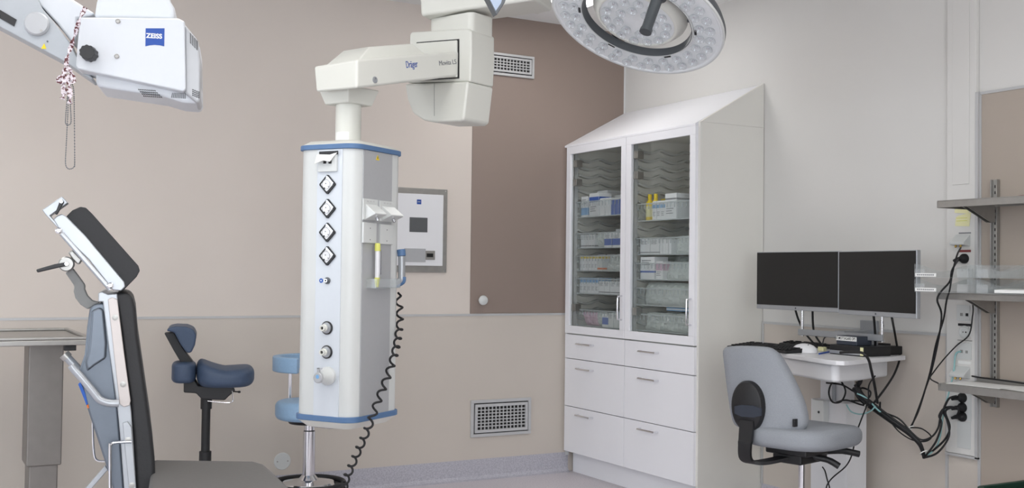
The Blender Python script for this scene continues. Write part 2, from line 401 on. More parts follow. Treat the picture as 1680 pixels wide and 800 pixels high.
# runners: wavy moulded rails along each bay's side wall
def runner_bm(y, z, sgn):
    b = B(); n = 28; a0 = []; a1 = []
    for i in range(n+1):
        x = XF+.045+(.355)*i/n; w = .0085*abs(math.sin(PI*2*i/n))**1.0*(1 if True else 0)
        zz = z+.010-.021*abs(math.sin(2*PI*i/n+.4))**1.3
        a0.append((x, zz))
    ring = a0+[(x, zz-.013) for k, (x, zz) in reversed(list(enumerate(a0)))]
    return extr(b, [(x, y, zz) for x, zz in ring], [(x, y+sgn*.030, zz) for x, zz in ring])
for y in (Y0-.019, YM-.0105):
    z = .90
    while z < 1.95:
        obj('runner', runner_bm(y, z, -1), 'runner', cab); z += .0485
    for sg in (1,):
        b = B(); box(b, XF+.022, XF+.045, y-.012, y, .875, 1.96)
        for k in range(12): box(b, XF+.030, XF+.037, y-.014, y-.011, .92+.09*k, .926+.09*k)
        obj('runner_upright', b, 'cartongrey', cab)

# baskets and what they hold
def basket(name, label, ya, yb, z0, z1):
    t = thing(name, label, 'basket', (XF+.03, 0, z0), 'clear baskets in the storage cabinet')
    h = z1-z0; d = .36; b = B(); w = .003
    y0, y1 = yb+.035, ya-.04
    box(b, 0, d, y0, y1, 0, .004)
    box(b, 0, w, y0, y1, .004, h); box(b, d-w, d, y0, y1, .004, h); box(b, w, d-w, y0, y0+w, .004, h); box(b, w, d-w, y1-w, y1, .004, h)
    obj('tray', b, 'clearp', t)
    b = B(); box(b, -.006, w, y0-.016, y1+.016, h-.006, h+.001); box(b, w, d, y0-.016, y0, h-.004, h); box(b, w, d, y1, y1+.016, h-.004, h)
    box(b, -.004, .0, y0, y1, 0, .006)
    n = 16
    for i in range(n+1):
        y = y0+(y1-y0)*i/n; box(b, -.002, .001, y-.0022, y+.0022, h-.032, h-.006)
    obj('rim', b, 'rimp', t, label='ribbed rim')
    return t
LB = [(328, 355), (381, 407), (419, 445), (457, 483), (509, 537)]; RB = [(331, 361), (389, 418), (431, 460), (473, 503), (517, 546)]
ords = ['topmost', 'second', 'middle', 'fourth', 'lowest']
bz = {}
for side, rows, ya, yb, px in (('left', LB, Y0-.018, YM+.009, 985), ('right', RB, YM-.009, Y1+.018, 1092)):
    for i, (t_, q_) in enumerate(rows):
        z1 = P(px, t_, X=XF+.03).z; z0 = P(px, q_, X=XF+.03).z; z0 = max(z0, .858); bz[side, i] = (z0, z1)
        basket('supply_basket', f'clear plastic supply basket, {ords[i]} behind the {side} glass door', ya, yb, z0, z1)
# item kinds, each with its origin at the bottom centre; front faces -X
def carton(w, d, h, face, stripe=None, where=(0, .3), lines=True, lid=None):
    t = bpy.data.objects.new('carton', None); COL.objects.link(t)
    b = B(); box(b, -d/2, d/2, -w/2, w/2, 0, h); obj('box_body', b, face, t, .001, 2)
    if stripe:
        b = B(); e = .0006; box(b, -d/2-e, -d/2, -w/2+.001, w/2-.001, h*where[0], h*where[1]); box(b, -d/2+.001, d/2-.001, -w/2-e, -w/2, h*where[0], h*where[1]); obj('printed_band', b, stripe, t)
    if lines:
        b = B()
        for k, (a0, a1) in enumerate(((.1, .75), (.1, .6), (.1, .7))):
            z = h*(.82-.09*k) if where[0] < .5 else h*(.4-.09*k); box(b, -d/2-.0005, -d/2, w/2-w*a1, w/2-w*a0, z, z+h*.03)
        obj('print', b, 'printgrey', t)
    return t
def bottle(r, h, body, cap, lab=None):
    t = bpy.data.objects.new('bottle', None); COL.objects.link(t)
    b = B(); lathe(b, [(0, 0), (r*.95, 0), (r, r*.1), (r, h*.68), (r*.45, h*.80), (r*.42, h*.83), (0, h*.83)], n=20); obj('bottle_body', b, body, t)
    b = B(); lathe(b, [(0, h*.82), (r*.5, h*.82), (r*.5, h), (0, h)], n=16); obj('cap', b, cap, t)
    if lab: b = B(); lathe(b, [(r+.0005, h*.15), (r+.0005, h*.55)], n=20); obj('bottle_label', b, lab, t)
    return t
def packet(w, h, th, body='bag', seed=0, inner='carton'):
    t = bpy.data.objects.new('sterile_packet', None); COL.objects.link(t)
    rnd = random.Random(seed); b = B(); n, k = 14, 11; F = []; Q = []
    for sgn, G in ((-1, F), (1, Q)):
        for i in range(n+1):
            row = []
            for j in range(k+1):
                u, v = i/n, j/k; e = min(u, 1-u, v, 1-v)*2; bul = th/2*min(1, e*2.4)**.6*rnd.uniform(.45, 1.0)
                row.append(b.verts.new((sgn*bul+rnd.uniform(-.002, .002)+.012*math.sin(3*v+seed), (u-.5)*w*(1+.05*math.sin(5*v+seed)), v*h*(1-.08*abs(u-.5)*rnd.random()))))
            G.append(row)
    for G, fl in ((F, 0), (Q, 1)):
        for i in range(n):
            for j in range(k):
                q = (G[i][j], G[i+1][j], G[i+1][j+1], G[i][j+1]); b.faces.new(q if fl else q[::-1])
    edge = [(i, 0) for i in range(n)]+[(n, j) for j in range(k)]+[(i, k) for i in range(n, 0, -1)]+[(0, j) for j in range(k, 0, -1)]
    for a, c in zip(edge, edge[1:]+edge[:1]): b.faces.new((F[a[0]][a[1]], F[c[0]][c[1]], Q[c[0]][c[1]], Q[a[0]][a[1]]))
    obj('wrapper', b, body, t, sharp=12)
    b = B(); tube(b, smooth([(0, -w*.3, h*.25), (0, w*.2, h*.3), (0, w*.3, h*.5), (0, -w*.1, h*.6), (0, -w*.25, h*.5), (0, .0, h*.75)], 5), th*.13, 6); obj('packed_tubing', b, inner, t)
    return t
protos = {}
def put(key, mk, side, i, y, dx, rz, label, cat, group, dz=0, tilt=0):
    if key not in protos: protos[key] = o = mk()
    else: o = copy_thing(protos[key])
    z0 = bz[side, i][0]
    o.location = (XF+.03+dx, y, z0+.0045+dz); o.rotation_euler = (tilt, 0, rz); tag(o, label, cat, group); return o
L0, L1 = Y0-.07, YM+.05      # usable y range of the left bay (towards the corner -> towards the middle)
Q0, Q1 = YM-.06, Y1+.07
def row(side, i, dx, items):
    """items: (key, maker, width, label, cat, group, n)"""
    y = (L0 if side == 'left' else Q0)
    for (key, mk, w, lab, cat, grp, n, gap) in items:
        for k in range(n):
            y -= w/2
            put(key, mk, side, i, y, dx, random.uniform(-.06, .06), lab, cat, grp); y -= w/2+gap
C_ = lambda *a, **k: (lambda: carton(*a, **k))
K_ = lambda *a, **k: (lambda: packet(*a, **k))
T_ = lambda *a, **k: (lambda: bottle(*a, **k))
# left bay
row('left', 0, .06, [('a1', C_(.075, .09, .125, 'carton', 'skyprint', (.1, .45)), .075, 'tall white carton at the corner end of the topmost left basket', 'carton', None, 1, .012),
    ('a2', C_(.11, .09, .14, 'carton', 'printblue', (.62, .84)), .11, 'white carton with a broad blue band in the topmost left basket', 'carton', None, 1, .006),
    ('a3', C_(.028, .09, .105, 'carton', lines=False), .028, 'slim plain white carton in the row in the topmost left basket', 'carton', 'slim plain cartons in the topmost left basket', 4, .002),
    ('a4', C_(.034, .09, .10, 'carton', 'printblue', (.0, .9), False), .034, 'slim blue carton standing in the topmost left basket', 'carton', 'slim blue cartons in the topmost left basket', 4, .003)])
row('left', 0, .19, [('a5', C_(.12, .12, .165, 'carton', None), .12, 'taller white carton rising behind the front row of the topmost left basket', 'carton', None, 1, .03),
    ('a6', C_(.14, .12, .13, 'cartongrey', None), .14, 'wide grey-white carton at the back of the topmost left basket', 'carton', None, 1, .03),
    ('a7', C_(.13, .12, .15, 'carton', 'printgrey', (.1, .3)), .13, 'white carton with grey print at the back right of the topmost left basket', 'carton', None, 1, .0)])
row('left', 1, .055, [('b1', C_(.028, .08, .08, 'carton', 'printgrey', (.1, .2)), .028, 'small white carton with grey print in the second left basket', 'carton', 'small grey-printed cartons in the second left basket', 5, .002),
    ('b2', K_(.10, .085, .05, seed=3), .10, 'clear wrapped packet in the second left basket', 'packet', 'clear packets in the second left basket', 1, .005),
    ('b3', C_(.075, .08, .085, 'carton', 'printblue', (.15, .6)), .075, 'white carton with a blue square print in the second left basket', 'carton', 'blue-square cartons in the second left basket', 2, .012),
    ('b2', None, .10, 'clear wrapped packet in the second left basket', 'packet', 'clear packets in the second left basket', 1, .005)])
put('b5', C_(.26, .1, .016, 'carton', None, lines=False), 'left', 1, -.42, .19, .0, 'flat white box lying across the second left basket', 'carton', None, dz=.098)
row('left', 1, .19, [('b6', C_(.12, .1, .095, 'cartongrey', None), .12, 'grey-white carton in the back row of the second left basket', 'carton', 'back row cartons in the second left basket', 4, .01)])
row('left', 2, .055, [('c1', C_(.030, .09, .088, 'carton', 'yellow', (.82, .99), True), .030, 'white ampoule carton with a yellow top edge in the middle left basket', 'carton', 'yellow-topped cartons in the middle left basket', 6, .002),
    ('c2', C_(.05, .09, .07, 'cartongrey', 'orange', (.1, .25), False), .05, 'low grey-white carton with an orange mark in the middle left basket', 'carton', None, 1, .006),
    ('c3', K_(.13, .095, .05, seed=5), .12, 'crumpled clear packet in the middle left basket', 'packet', 'crumpled packets in the middle left basket', 2, .003)])
row('left', 2, .19, [('c4', C_(.09, .1, .10, 'carton', 'pink', (.1, .3)), .09, 'white carton with a faint pink band at the back of the middle left basket', 'carton', 'pink-banded cartons in the middle left basket', 5, .01)])
row('left', 3, .055, [('d1', C_(.040, .09, .093, 'carton', 'skyprint', (.70, .99), True), .040, 'white carton with a light blue top band in the fourth left basket', 'carton', 'blue-topped cartons in the fourth left basket', 5, .002),
    ('d2', C_(.055, .09, .075, 'carton', 'printgrey', (.1, .18), True), .055, 'low white carton in the right half of the fourth left basket', 'carton', 'low white cartons in the fourth left basket', 5, .003)])
row('left', 3, .19, [('d3', C_(.09, .1, .095, 'cartongrey', None), .09, 'grey-white carton in the back row of the fourth left basket', 'carton', 'back row cartons in the fourth left basket', 5, .01)])
row('left', 4, .055, [('e1', K_(.075, .08, .04, 'pink', 8), .075, 'pale pink sachet standing in the lowest left basket', 'packet', 'pink sachets in the lowest left basket', 2, .004),
    ('e2', K_(.08, .085, .04, seed=9), .08, 'clear wrapped packet in the lowest left basket', 'packet', 'clear packets in the lowest left basket', 1, .004),
    ('e3', C_(.06, .08, .075, 'carton', 'printblue', (.2, .75)), .06, 'white carton with an upright blue rectangle in the lowest left basket', 'carton', None, 1, .012),
    ('e4', C_(.05, .09, .085, 'cartongrey', None), .05, 'grey-white carton in the front row of the lowest left basket', 'carton', 'grey-white cartons in the lowest left basket', 2, .004),
    ('e5', C_(.07, .09, .10, 'carton', 'skyprint', (.45, .98), False), .07, 'white carton with a large light blue top in the lowest left basket', 'carton', 'blue-topped cartons in the lowest left basket', 2, .004)])
# right bay
row('right', 0, .055, [('f1', T_(.022, .15, 'yellow', 'yellow', 'note'), .05, 'yellow plastic bottle with a pale label in the topmost right basket', 'bottle', 'yellow bottles in the topmost right basket', 2, .005),
    ('f2', C_(.036, .09, .105, 'carton', 'skyprint', (.62, .8)), .036, 'white carton with a small blue print beside the yellow bottles', 'carton', 'white cartons beside the yellow bottles', 3, .002),
    ('f3', C_(.10, .09, .14, 'carton', 'printgrey', (.76, .82)), .10, 'white carton with a dark printed line in the topmost right basket', 'carton', None, 1, .01),
    ('f4', C_(.04, .09, .11, 'clearp', None, lines=False), .04, 'translucent box standing in the topmost right basket', 'box', 'translucent boxes in the topmost right basket', 1, .006)])
put('f5', T_(.058, .245, 'plastic', 'plastic', 'carton'), 'right', 0, Q1+.075, .09, 0, 'large white plastic jar at the right end of the topmost right basket', 'jar', None)
row('right', 0, .20, [('f6', C_(.05, .1, .13, 'yellow', None, lines=False), .05, 'yellow carton at the back of the topmost right basket', 'carton', 'yellow cartons in the topmost right basket', 3, .003),
    ('f7', C_(.11, .1, .11, 'cartongrey', None), .11, 'grey-white carton at the back of the topmost right basket', 'carton', 'back row cartons in the topmost right basket', 1, .01)])
row('right', 1, .055, [('g1', C_(.085, .09, .088, 'carton', 'printgrey', (.1, .16)), .085, 'squat white carton in the second right basket', 'carton', 'squat white cartons in the second right basket', 2, .006),
    ('g2', C_(.022, .09, .08, 'carton', lines=False), .022, 'narrow white carton in the second right basket', 'carton', 'narrow cartons in the second right basket', 4, .004),
    ('g3', K_(.14, .10, .05, seed=11), .13, 'white and clear wrapped packet in the second right basket', 'packet', 'clear packets in the second right basket', 2, .003)])
put('g4', K_(.17, .17, .06, seed=13), 'right', 1, Q1+.06, .19, 0, 'large pale green wrapped packet rising out of the second right basket', 'packet', None)
row('right', 2, .055, [('h1', C_(.14, .09, .125, 'carton', 'printblue', (.30, .38)), .14, 'white carton with a short blue bar in the middle right basket', 'carton', None, 1, .006),
    ('h2', C_(.06, .09, .10, 'carton', 'pink', (.5, .9)), .06, 'white carton with a mauve print in the middle right basket', 'carton', None, 1, .004),
    ('h3', K_(.10, .10, .04, seed=17), .09, 'clear sterile pouch in the middle right basket', 'packet', 'clear pouches in the middle right basket', 3, .003)])
row('right', 2, .19, [('h4', K_(.13, .13, .05, seed=19), .12, 'pale green packet in the back row of the middle right basket', 'packet', 'back row packets in the middle right basket', 4, .004)])
row('right', 3, .07, [('i1', K_(.16, .125, .07, seed=23), .15, 'bulging clear bag of tubing in the fourth right basket', 'bag', 'bags of tubing in the fourth right basket', 3, .004)])
row('right', 3, .19, [('i2', K_(.13, .12, .06, seed=29), .12, 'clear bag in the back row of the fourth right basket', 'bag', 'back row bags in the fourth right basket', 4, .004)])
row('right', 4, .065, [('j1', K_(.13, .10, .06, seed=31), .12, 'clear bag of tubing in the lowest right basket', 'bag', 'bags of tubing in the lowest right basket', 4, .004)])
row('right', 4, .19, [('j2', K_(.13, .10, .06, seed=37), .12, 'clear bag in the back row of the lowest right basket', 'bag', 'back row bags in the lowest right basket', 4, .004)])
put('j3', C_(.24, .12, .018, 'skyprint', 'carton', (.3, .7), False), 'right', 4, -.98, .15, 0, 'flat light blue pack lying on the bags of the lowest right basket', 'packet', None, dz=.112)

# ============================================================ things on the back wall
grid_vent('wall_vent', 'metal ventilation grille high on the brown wall, beside the ceiling arm', -1.13, -.682, 2.388, 2.522, 17, 4, .034)
grid_vent('wall_vent', 'large metal ventilation grille low on the beige wall', -1.082, -.676, .247, .464, 13, 7, .042)
def round_plate(name, label, cat, px, py, r, h, dome):
    c = P(px, py, Y=-.008); t = thing(name, label, cat, c)
    b = B(); lathe(b, [(0, -.001), (r, -.001), (r, h*.5), (r*.93, h), (0, h+dome)], (0, 0, 0), (0, -1, 0), 40); obj('cover', b, 'plastic', t)
    b = B()
    for s in (-1, 1): disc(b, (s*r*.62, -h, 0), (0, -1, 0), .004, .0015+dome*.4, 10)
    obj('screw', b, 'steel', t); return t
round_plate('blanking_cover', 'round white blanking cover on the wall near the round stool', 'cover', 463, 756, .046, .006, .001)
c = P(788, 492, Y=-.006); t = thing('door_stop', 'small round white knob on the bottom of the brown wall field', 'knob', c)
b = B(); lathe(b, [(0, 0), (.012, 0), (.012, .02), (.024, .026), (.029, .036), (.026, .046), (.012, .052), (0, .053)], axis=(0, -1, 0)); obj('knob_head', b, 'plastic', t)
# control panel
t = thing('control_panel', 'white wall control panel in a steel frame with small dark screen', 'control panel', (-1.56, 0, 1.2))
px0, px1, pz0, pz1 = -.075, .31, .008, .49
b = B(); box(b, px0, px1, -.010, .001, pz0, pz1); obj('steel_frame', b, 'steel', t, .002)
b = B(); box(b, px0+.02, px1-.035, -.030, -.009, pz0+.038, pz1-.035); obj('front_plate', b, 'white', t, .002)
def TW(x, y, Yp=-.030): v = P(x, y, Y=Yp); return (v.x+1.56, v.z-1.2)
a = TW(672, 356); c2 = TW(701, 381)
b = B(); box(b, a[0], c2[0], -.0325, -.029, c2[1], a[1]); obj('screen', b, 'greyscreen', t, .001)
a = TW(684, 327); c2 = TW(691, 335); b = B(); box(b, a[0], c2[0], -.031, -.029, c2[1], a[1]); lg = obj('logo', b, 'logoblue', t)
text('lettering', 'ZEISS', (c2[0]-a[0])*.30, 'plastic', lg, (a[0]+.003, -.0315, (a[1]+c2[1])/2-.002), (1, 0, 0), (0, 0, 1), .0004)
a = TW(663, 407); c2 = TW(698, 430); b = B(); box(b, a[0], c2[0], -.0315, -.029, c2[1], a[1]); obj('grey_label', b, 'panelgrey', t)
a = TW(698, 411); c2 = TW(713, 426); b = B(); box(b, a[0], c2[0], -.034, -.029, c2[1], a[1]); k = obj('reader_housing', b, 'steel', t)
b = B(); box(b, a[0]+.006, c2[0]-.012, -.036, -.033, c2[1]+.015, a[1]-.015); obj('reader_window', b, 'screen', k)
b = B()
for x, z in ((px0+.008, pz0+.01), (px1-.012, pz0+.01), (px0+.008, pz1-.012), (px1-.012, pz1-.012)): disc(b, (x, -.010, z), (0, -1, 0), .004, .001, 10)
obj('screw', b, 'chrome', t)

# ============================================================ supply pendant
# column: near corner at px 580; front face looks to the camera's left
nc = CP+camdir(0, 0)
C0 = P(580, 460, D=3.83)
M = frame((C0.x, C0.y, 0), camdir(.45, .89))       # local x to the right along the front, y away, side face on +x... origin at the near corner
W_, DEP = .255, .315
pen = thing('supply_pendant', 'white ceiling supply pendant column with sockets, gas outlets and jointed arm', 'medical pendant', M)
zb = P(570, 686, M, Y=0).z; zt = P(575, 242, M, Y=0).z
def rr(x0, x1, y0, y1, r, n=8):
    out = []
    for cx, cy, a0 in ((x1-r, y0+r, -PI/2), (x1-r, y1-r, 0), (x0+r, y1-r, PI/2), (x0+r, y0+r, PI)):
        for k in range(n+1): a = a0+PI/2*k/n; out.append((cx+r*math.cos(a), cy+r*math.sin(a)))
    return out
def rprism(b, x0, x1, y0, y1, z0, z1, r, n=8, r2=None, ins=0):
    A = rr(x0, x1, y0, y1, r, n); Bq = rr(x0+ins, x1-ins, y0+ins, y1-ins, max(r-ins, .002) if r2 is None else r2, n)
    return extr(b, [(x, y, z0) for x, y in A], [(x, y, z1) for x, y in Bq])
b = B(); rprism(b, -W_, 0, 0, DEP, zb, zt, .055); obj('column_body', b, 'plastic', pen)
for (z0, z1) in ((zt-.002, zt+.016), (zb-.018, zb+.002)):
    b = B(); rprism(b, -W_-.007, .007, -.007, DEP+.007, z0, z1, .055); obj('blue_bumper', b, 'blue', pen, .003)
b = B(); rprism(b, -W_-.004, .004, -.004, DEP+.004, zt+.016, zt+.032, .055, ins=.030); obj('top_cap', b, 'cream', pen, .004)
b = B(); A = rr(-W_-.004, .004, -.004, DEP+.004, .055); Bq = rr(-W_+.03, -.03, .03, DEP-.03, .03)
extr(b, [(x, y, zb-.018) for x, y in A], [(x, y, zb-.045) for x, y in Bq]); obj('bottom_cap', b, 'cream', pen, .004)
xa = P(519, 400, M, Y=-.001).x; xb = P(560, 400, M, Y=-.001).x
b = B(); box(b, xa, xb, -.003, .004, zb, zt-.003); obj('front_panel', b, mat('pale blue white panel', s2l(208, 213, 219), .35, noise=.006), pen, .0008)
ya = P(594, 400, M, X=.001).y; yb = P(641, 400, M, X=.001).y
b = B(); box(b, -.004, .003, ya, yb, zb+.002, zt-.003); obj('side_panel', b, 'panelgrey', pen, .0008)
YS = -.003
# power sockets set as diamonds
for (sx, sy) in ((538.5, 302.5), (538.5, 342), (538, 381), (538, 419.5)):
    c = P(sx, sy, M, Y=YS); h = .0365
    def dia(b, s, y0, y1, off=(0, 0)):
        k = s*.30; pts = []
        for q in range(4):
            a = q*PI/2; cx, cz = math.cos(a), math.sin(a); tx, tz = -cz, cx
            pts += [(c.x+off[0]+s*cx*.93-tx*s*.07, c.z+off[1]+s*cz*.93-tz*s*.07), (c.x+off[0]+s*cx*.93+tx*s*.07, c.z+off[1]+s*cz*.93+tz*s*.07)]
        extr(b, [(x, y0, z) for x, z in pts], [(x, y1, z) for x, z in pts]); return b
    so = obj('power_socket', dia(B(), h, YS-.007, YS), 'black', pen, .001)
    obj('socket_face', dia(B(), h*.72, YS-.0092, YS-.006), 'white', so, .001)
    b = B(); lathe(b, [(.0175, 0), (.0175, .0008), (.0165, .0008), (.0165, 0)], (c.x-.002, YS-.0094, c.z), (0, -1, 0), 24)
    disc(b, (c.x-.004, YS-.0092, c.z+.003), (0, -1, 0), .0022, .0008, 10); disc(b, (c.x+.008, YS-.0092, c.z-.008), (0, -1, 0), .0022, .0008, 10)
    obj('earth_ring', b, 'printgrey', so)
    b = B(); disc(b, (c.x-.010, YS-.0092, c.z-.014), (0, -1, 0), .0035, .001, 10); obj('key_switch', b, 'rubber', so)
    b = B(); extr(b, [(c.x+.001, YS-.0105, c.z+h*.84), (c.x+h*.80, YS-.0105, c.z+.004), (c.x+h*.66, YS-.0105, c.z+.001), (c.x-.003, YS-.0105, c.z+h*.70)],
                  [(c.x+.001, YS-.006, c.z+h*.84), (c.x+h*.80, YS-.006, c.z+.004), (c.x+h*.66, YS-.006, c.z+.001), (c.x-.003, YS-.006, c.z+h*.70)]); obj('hinged_lid', b, 'chrome', so)
# data outlet with lifted flap of tape
def fp(x, y, Y=YS): return P(x, y, M, Y=Y)
a = fp(524, 249); c2 = fp(554, 281)
b = B(); box(b, a.x, c2.x, YS-.008, YS, c2.z, a.z); do_ = obj('data_outlet', b, 'plastic', pen, .001)
b = B(); a1 = fp(524, 248.5, YS-.008); a2 = fp(554.5, 253, YS-.008); box(b, a1.x, a2.x, YS-.0095, YS-.007, a2.z, a1.z); obj('dark_strip', b, 'black', do_)
b = B()
for qx in (533, 541.5): p = fp(qx, 266, YS-.008); box(b, p.x-.006, p.x+.006, YS-.0095, YS-.007, p.z-.005, p.z+.006)
obj('jack_opening', b, 'darkhole', do_)
b = B(); F = [fp(520, 253, YS-.012), fp(541, 253.5, YS-.010), fp(554, 249, YS-.009), fp(546, 258, YS-.014), fp(541, 265, YS-.024), (fp(530, 263, YS-.026)), fp(516, 268, YS-.028)]
extr(b, F, [p+Vector((0, .0012, 0)) for p in F]); obj('paper_flap', b, 'paper', do_)
# blue symbol and equipotential pin
p = fp(527, 460); b = B(); disc(b, p, (0, -1, 0), .008, .001, 24); sy = obj('blue_symbol', b, 'printblue', pen)
b = B(); disc(b, p+Vector((0, -.001, 0)), (0, -1, 0), .003, .0006, 6); obj('symbol_mark', b, 'paper', sy)
p = fp(537.5, 460); b = B(); lathe(b, [(0, 0), (.012, 0), (.012, .004), (.009, .006), (0, .006)], p, (0, -1, 0)); q = obj('earth_pin', b, 'dkgrey', pen)
b = B(); lathe(b, [(.0062, .004), (.0062, .012), (.004, .012), (.004, .006)], p, (0, -1, 0), 16); obj('pin_sleeve', b, 'chrome', q)
# gas outlets
for (gx, gy) in ((537, 537.5), (536.5, 577)):
    p = fp(gx, gy); b = B(); lathe(b, [(0, 0), (.0235, 0), (.0235, .004), (.020, .006), (.020, .004), (0, .004)], p, (0, -1, 0), 36); g = obj('gas_outlet', b, 'black', pen)
    b = B(); lathe(b, [(0, .004), (.0195, .004), (.0195, .007), (.013, .010), (0, .010)], p, (0, -1, 0), 36); obj('outlet_face', b, 'alu', g)
    b = B(); q = p+Vector((-.004, 0, 0)); lathe(b, [(0, .008), (.0125, .008), (.0135, .014), (.0105, .017), (.0105, .027), (.006, .027), (.006, .020), (0, .020)], q, (0, -1, 0), 24); obj('valve_nipple', b, 'cream', g)
    b = B(); disc(b, q+Vector((0, -.0205, 0)), (0, -1, 0), .0055, .0008, 16); obj('bore', b, 'red' if 0 else 'darkhole', g)
p = fp(539, 616); b = B(); lathe(b, [(0, 0), (.032, 0), (.0325, .012), (.027, .020), (.022, .034), (.018, .05), (0, .05)], p, (0, -1, 0), 36); g = obj('suction_outlet', b, 'plastic', pen)
p2 = p+Vector((-.004, -.05, -.003)); b = B(); lathe(b, [(0, 0), (.019, 0), (.019, .006), (.016, .009), (0, .009)], p2, (0, -1, 0), 28); box(b, p2.x-.005, p2.x+.005, p2.y-.006, p2.y, p2.z+.016, p2.z+.034); box(b, p2.x-.005, p2.x+.014, p2.y-.006, p2.y, p2.z+.030, p2.z+.034)
obj('round_lid', b, 'panelgrey', g)
b = B(); disc(b, p2+Vector((0, -.009, .004)), (0, -1, 0), .007, .0007, 20); obj('lid_mark', b, 'skyprint', g)
# warning triangle on the side panel
def sp(x, y, X=.003): return P(x, y, M, X=X)
p = sp(619.5, 259); b = B(); extr(b, [(.003, p.y-.011, p.z-.008), (.003, p.y+.011, p.z-.008), (.003, p.y, p.z+.011)], [(.0038, p.y-.011, p.z-.008), (.0038, p.y+.011, p.z-.008), (.0038, p.y, p.z+.011)]); w = obj('warning_sign', b, 'yellow', pen)
b = B(); box(b, .0036, .0043, p.y-.0015, p.y+.0015, p.z-.004, p.z+.005); obj('warning_mark', b, 'black', w)
# two sloped outlet housings, two blank covers
for (x0, x1, yt, ybt, xo) in ((594.5, 618, 325.5, 361, 0), (621.5, 646, 329, 363.5, 0)):
    a = sp(x0, yt+18); c2 = sp(x1, yt+18); zt_, zb_ = sp((x0+x1)/2, yt+1).z, sp((x0+x1)/2, ybt).z
    b = B(); box(b, .002, .008, a.y, c2.y, zb_, zt_); h_ = obj('outlet_housing', b, 'plastic', pen, .001)
    b = B(); y0, y1 = a.y+.012, c2.y-.004; H = zt_-zb_
    ring = [(.008, zt_-H*.25), (.050, zb_+H*.32), (.050, zb_+H*.27), (.008, zb_+H*.02)]
    extr(b, [(x, y0, z) for x, z in ring], [(x, y1, z) for x, z in ring]); obj('sloped_hood', b, 'plastic', h_, .002)
    b = B(); q = Vector((.030, (y0+y1)/2, zb_+H*.14)); lathe(b, [(0, 0), (.007, 0), (.007, .006), (.005, .006), (.005, .014), (0, .014)], q, (.5, 0, -.9), 16); obj('connector', b, 'chrome', h_)
    b = B()
    for k in range(3): yy = a.y+(c2.y-a.y)*(.3+.2*k); box(b, .008, .0088, yy-.005, yy+.005, zt_-.010, zt_-.006)
    obj('marking', b, 'trim', h_)
for (x0, x1, yt, ybt) in ((593.5, 615, 365, 398.5), (621.5, 642, 368, 400.5)):
    a = sp(x0, yt+16); c2 = sp(x1, yt+16); zt_, zb_ = sp((x0+x1)/2, yt).z, sp((x0+x1)/2, ybt).z
    b = B(); box(b, .002, .011, a.y, c2.y, zb_, zt_); h_ = obj('blank_cover', b, 'plastic', pen, .002)
    b = B(); q = (a.y+c2.y)/2; disc(b, (.011, q, zt_-.02), (1, 0, 0), .0022, .0006, 8); disc(b, (.011, q, zb_+.012), (1, 0, 0), .0022, .0006, 8); obj('screw', b, 'dkgrey', h_)
# clear tray for the pen light, and the handle
a = sp(601, 465); c2 = sp(641, 465); zl, zh = sp(620, 472).z, sp(620, 457).z
b = B(); w3 = .003
ybs = [(.003, a.y+.01, c2.y), (.045, a.y-.0, c2.y)]
box(b, .003, .045, a.y, c2.y, zl, zl+w3); box(b, .042, .045, a.y, c2.y, zl, zh); box(b, .003, .045, a.y, a.y+w3, zl, zh); box(b, .003, .045, c2.y-w3, c2.y, zl, zh)
obj('clear_holder', b, 'acryl', pen)
pt = sp(618.5, 470, .024); ptop = sp(617, 404, .024)
pl = thing('pen_torch', 'slim white pen torch with pale yellow ends standing in the clear holder', 'pen torch', M)
b = B(); tube(b, [(.024, pt.y, zl+.03), (.024, pt.y, ptop.z-.015)], .0085, 16); obj('tube_body', b, 'white', pl)
b = B(); lathe(b, [(0, 0), (.006, 0), (.0105, .034), (0, .034)], (.024, pt.y, zl+w3+.0005), (0, 0, 1), 16); obj('lower_cap', b, 'limeyellow', pl)
b = B(); lathe(b, [(0, 0), (.0105, 0), (.0105, .022), (.008, .028), (0, .028)], (.024, pt.y, ptop.z-.016), (0, 0, 1), 16); obj('upper_cap', b, 'limeyellow', pl)
b = B(); box(b, .030, .034, pt.y+.006, pt.y+.009, ptop.z-.10, ptop.z-.012); obj('pocket_clip', b, 'chrome', pl)
YH = DEP-.02
b = B(); hp = [sp(642, 461, .0), None]
g0 = P(646, 466, M, Y=YH); g1 = P(657.5, 460, M, Y=YH); g2 = P(659, 452, M, Y=YH); g3 = P(659, 420, M, Y=YH); g4 = P(658, 409, M, Y=YH)
tube(b, smooth([Vector((-.01, YH, g0.z)), g0, g1, g2, g3], 6), .0135, 12); h_ = obj('side_handle', b, 'alu', pen)
b = B(); tube(b, [g3, g4], .016, 16); obj('handle_cap', b, 'blue', h_, .002)
b = B(); tube(b, smooth([g0+Vector((.006, 0, -.009)), g1+Vector((.010, 0, -.006)), g2+Vector((.010, 0, -.004))], 5), .008, 10); obj('handle_grip', b, 'blue', h_)
# pole and arm head
cxy = Vector((-W_/2-.01, DEP/2, 0)); Rp = .047
ztop = P(571, 155, M, Y=DEP/2).z
b = B(); lathe(b, [(0, zt+.02), (Rp, zt+.02), (Rp, ztop), (0, ztop)], (P(571.5, 200, M, Y=DEP/2).x, DEP/2, 0), n=40); obj('pole', b, 'cream', pen)
pc = Vector((P(571.5, 200, M, Y=DEP/2).x, DEP/2, 0))
b = B(); q = pc.copy(); rot = math.radians(0)
lathe(b, [(Rp+.0004, zt+.045), (Rp+.0004, zt+.075)], pc, n=60)
sel = [f for f in b.faces if (f.calc_center_median()-pc).xy.normalized().dot(Vector((0, -1))) < .80]
bmesh.ops.delete(b, geom=sel, context='FACES'); obj('type_label', b, 'paper', pen)
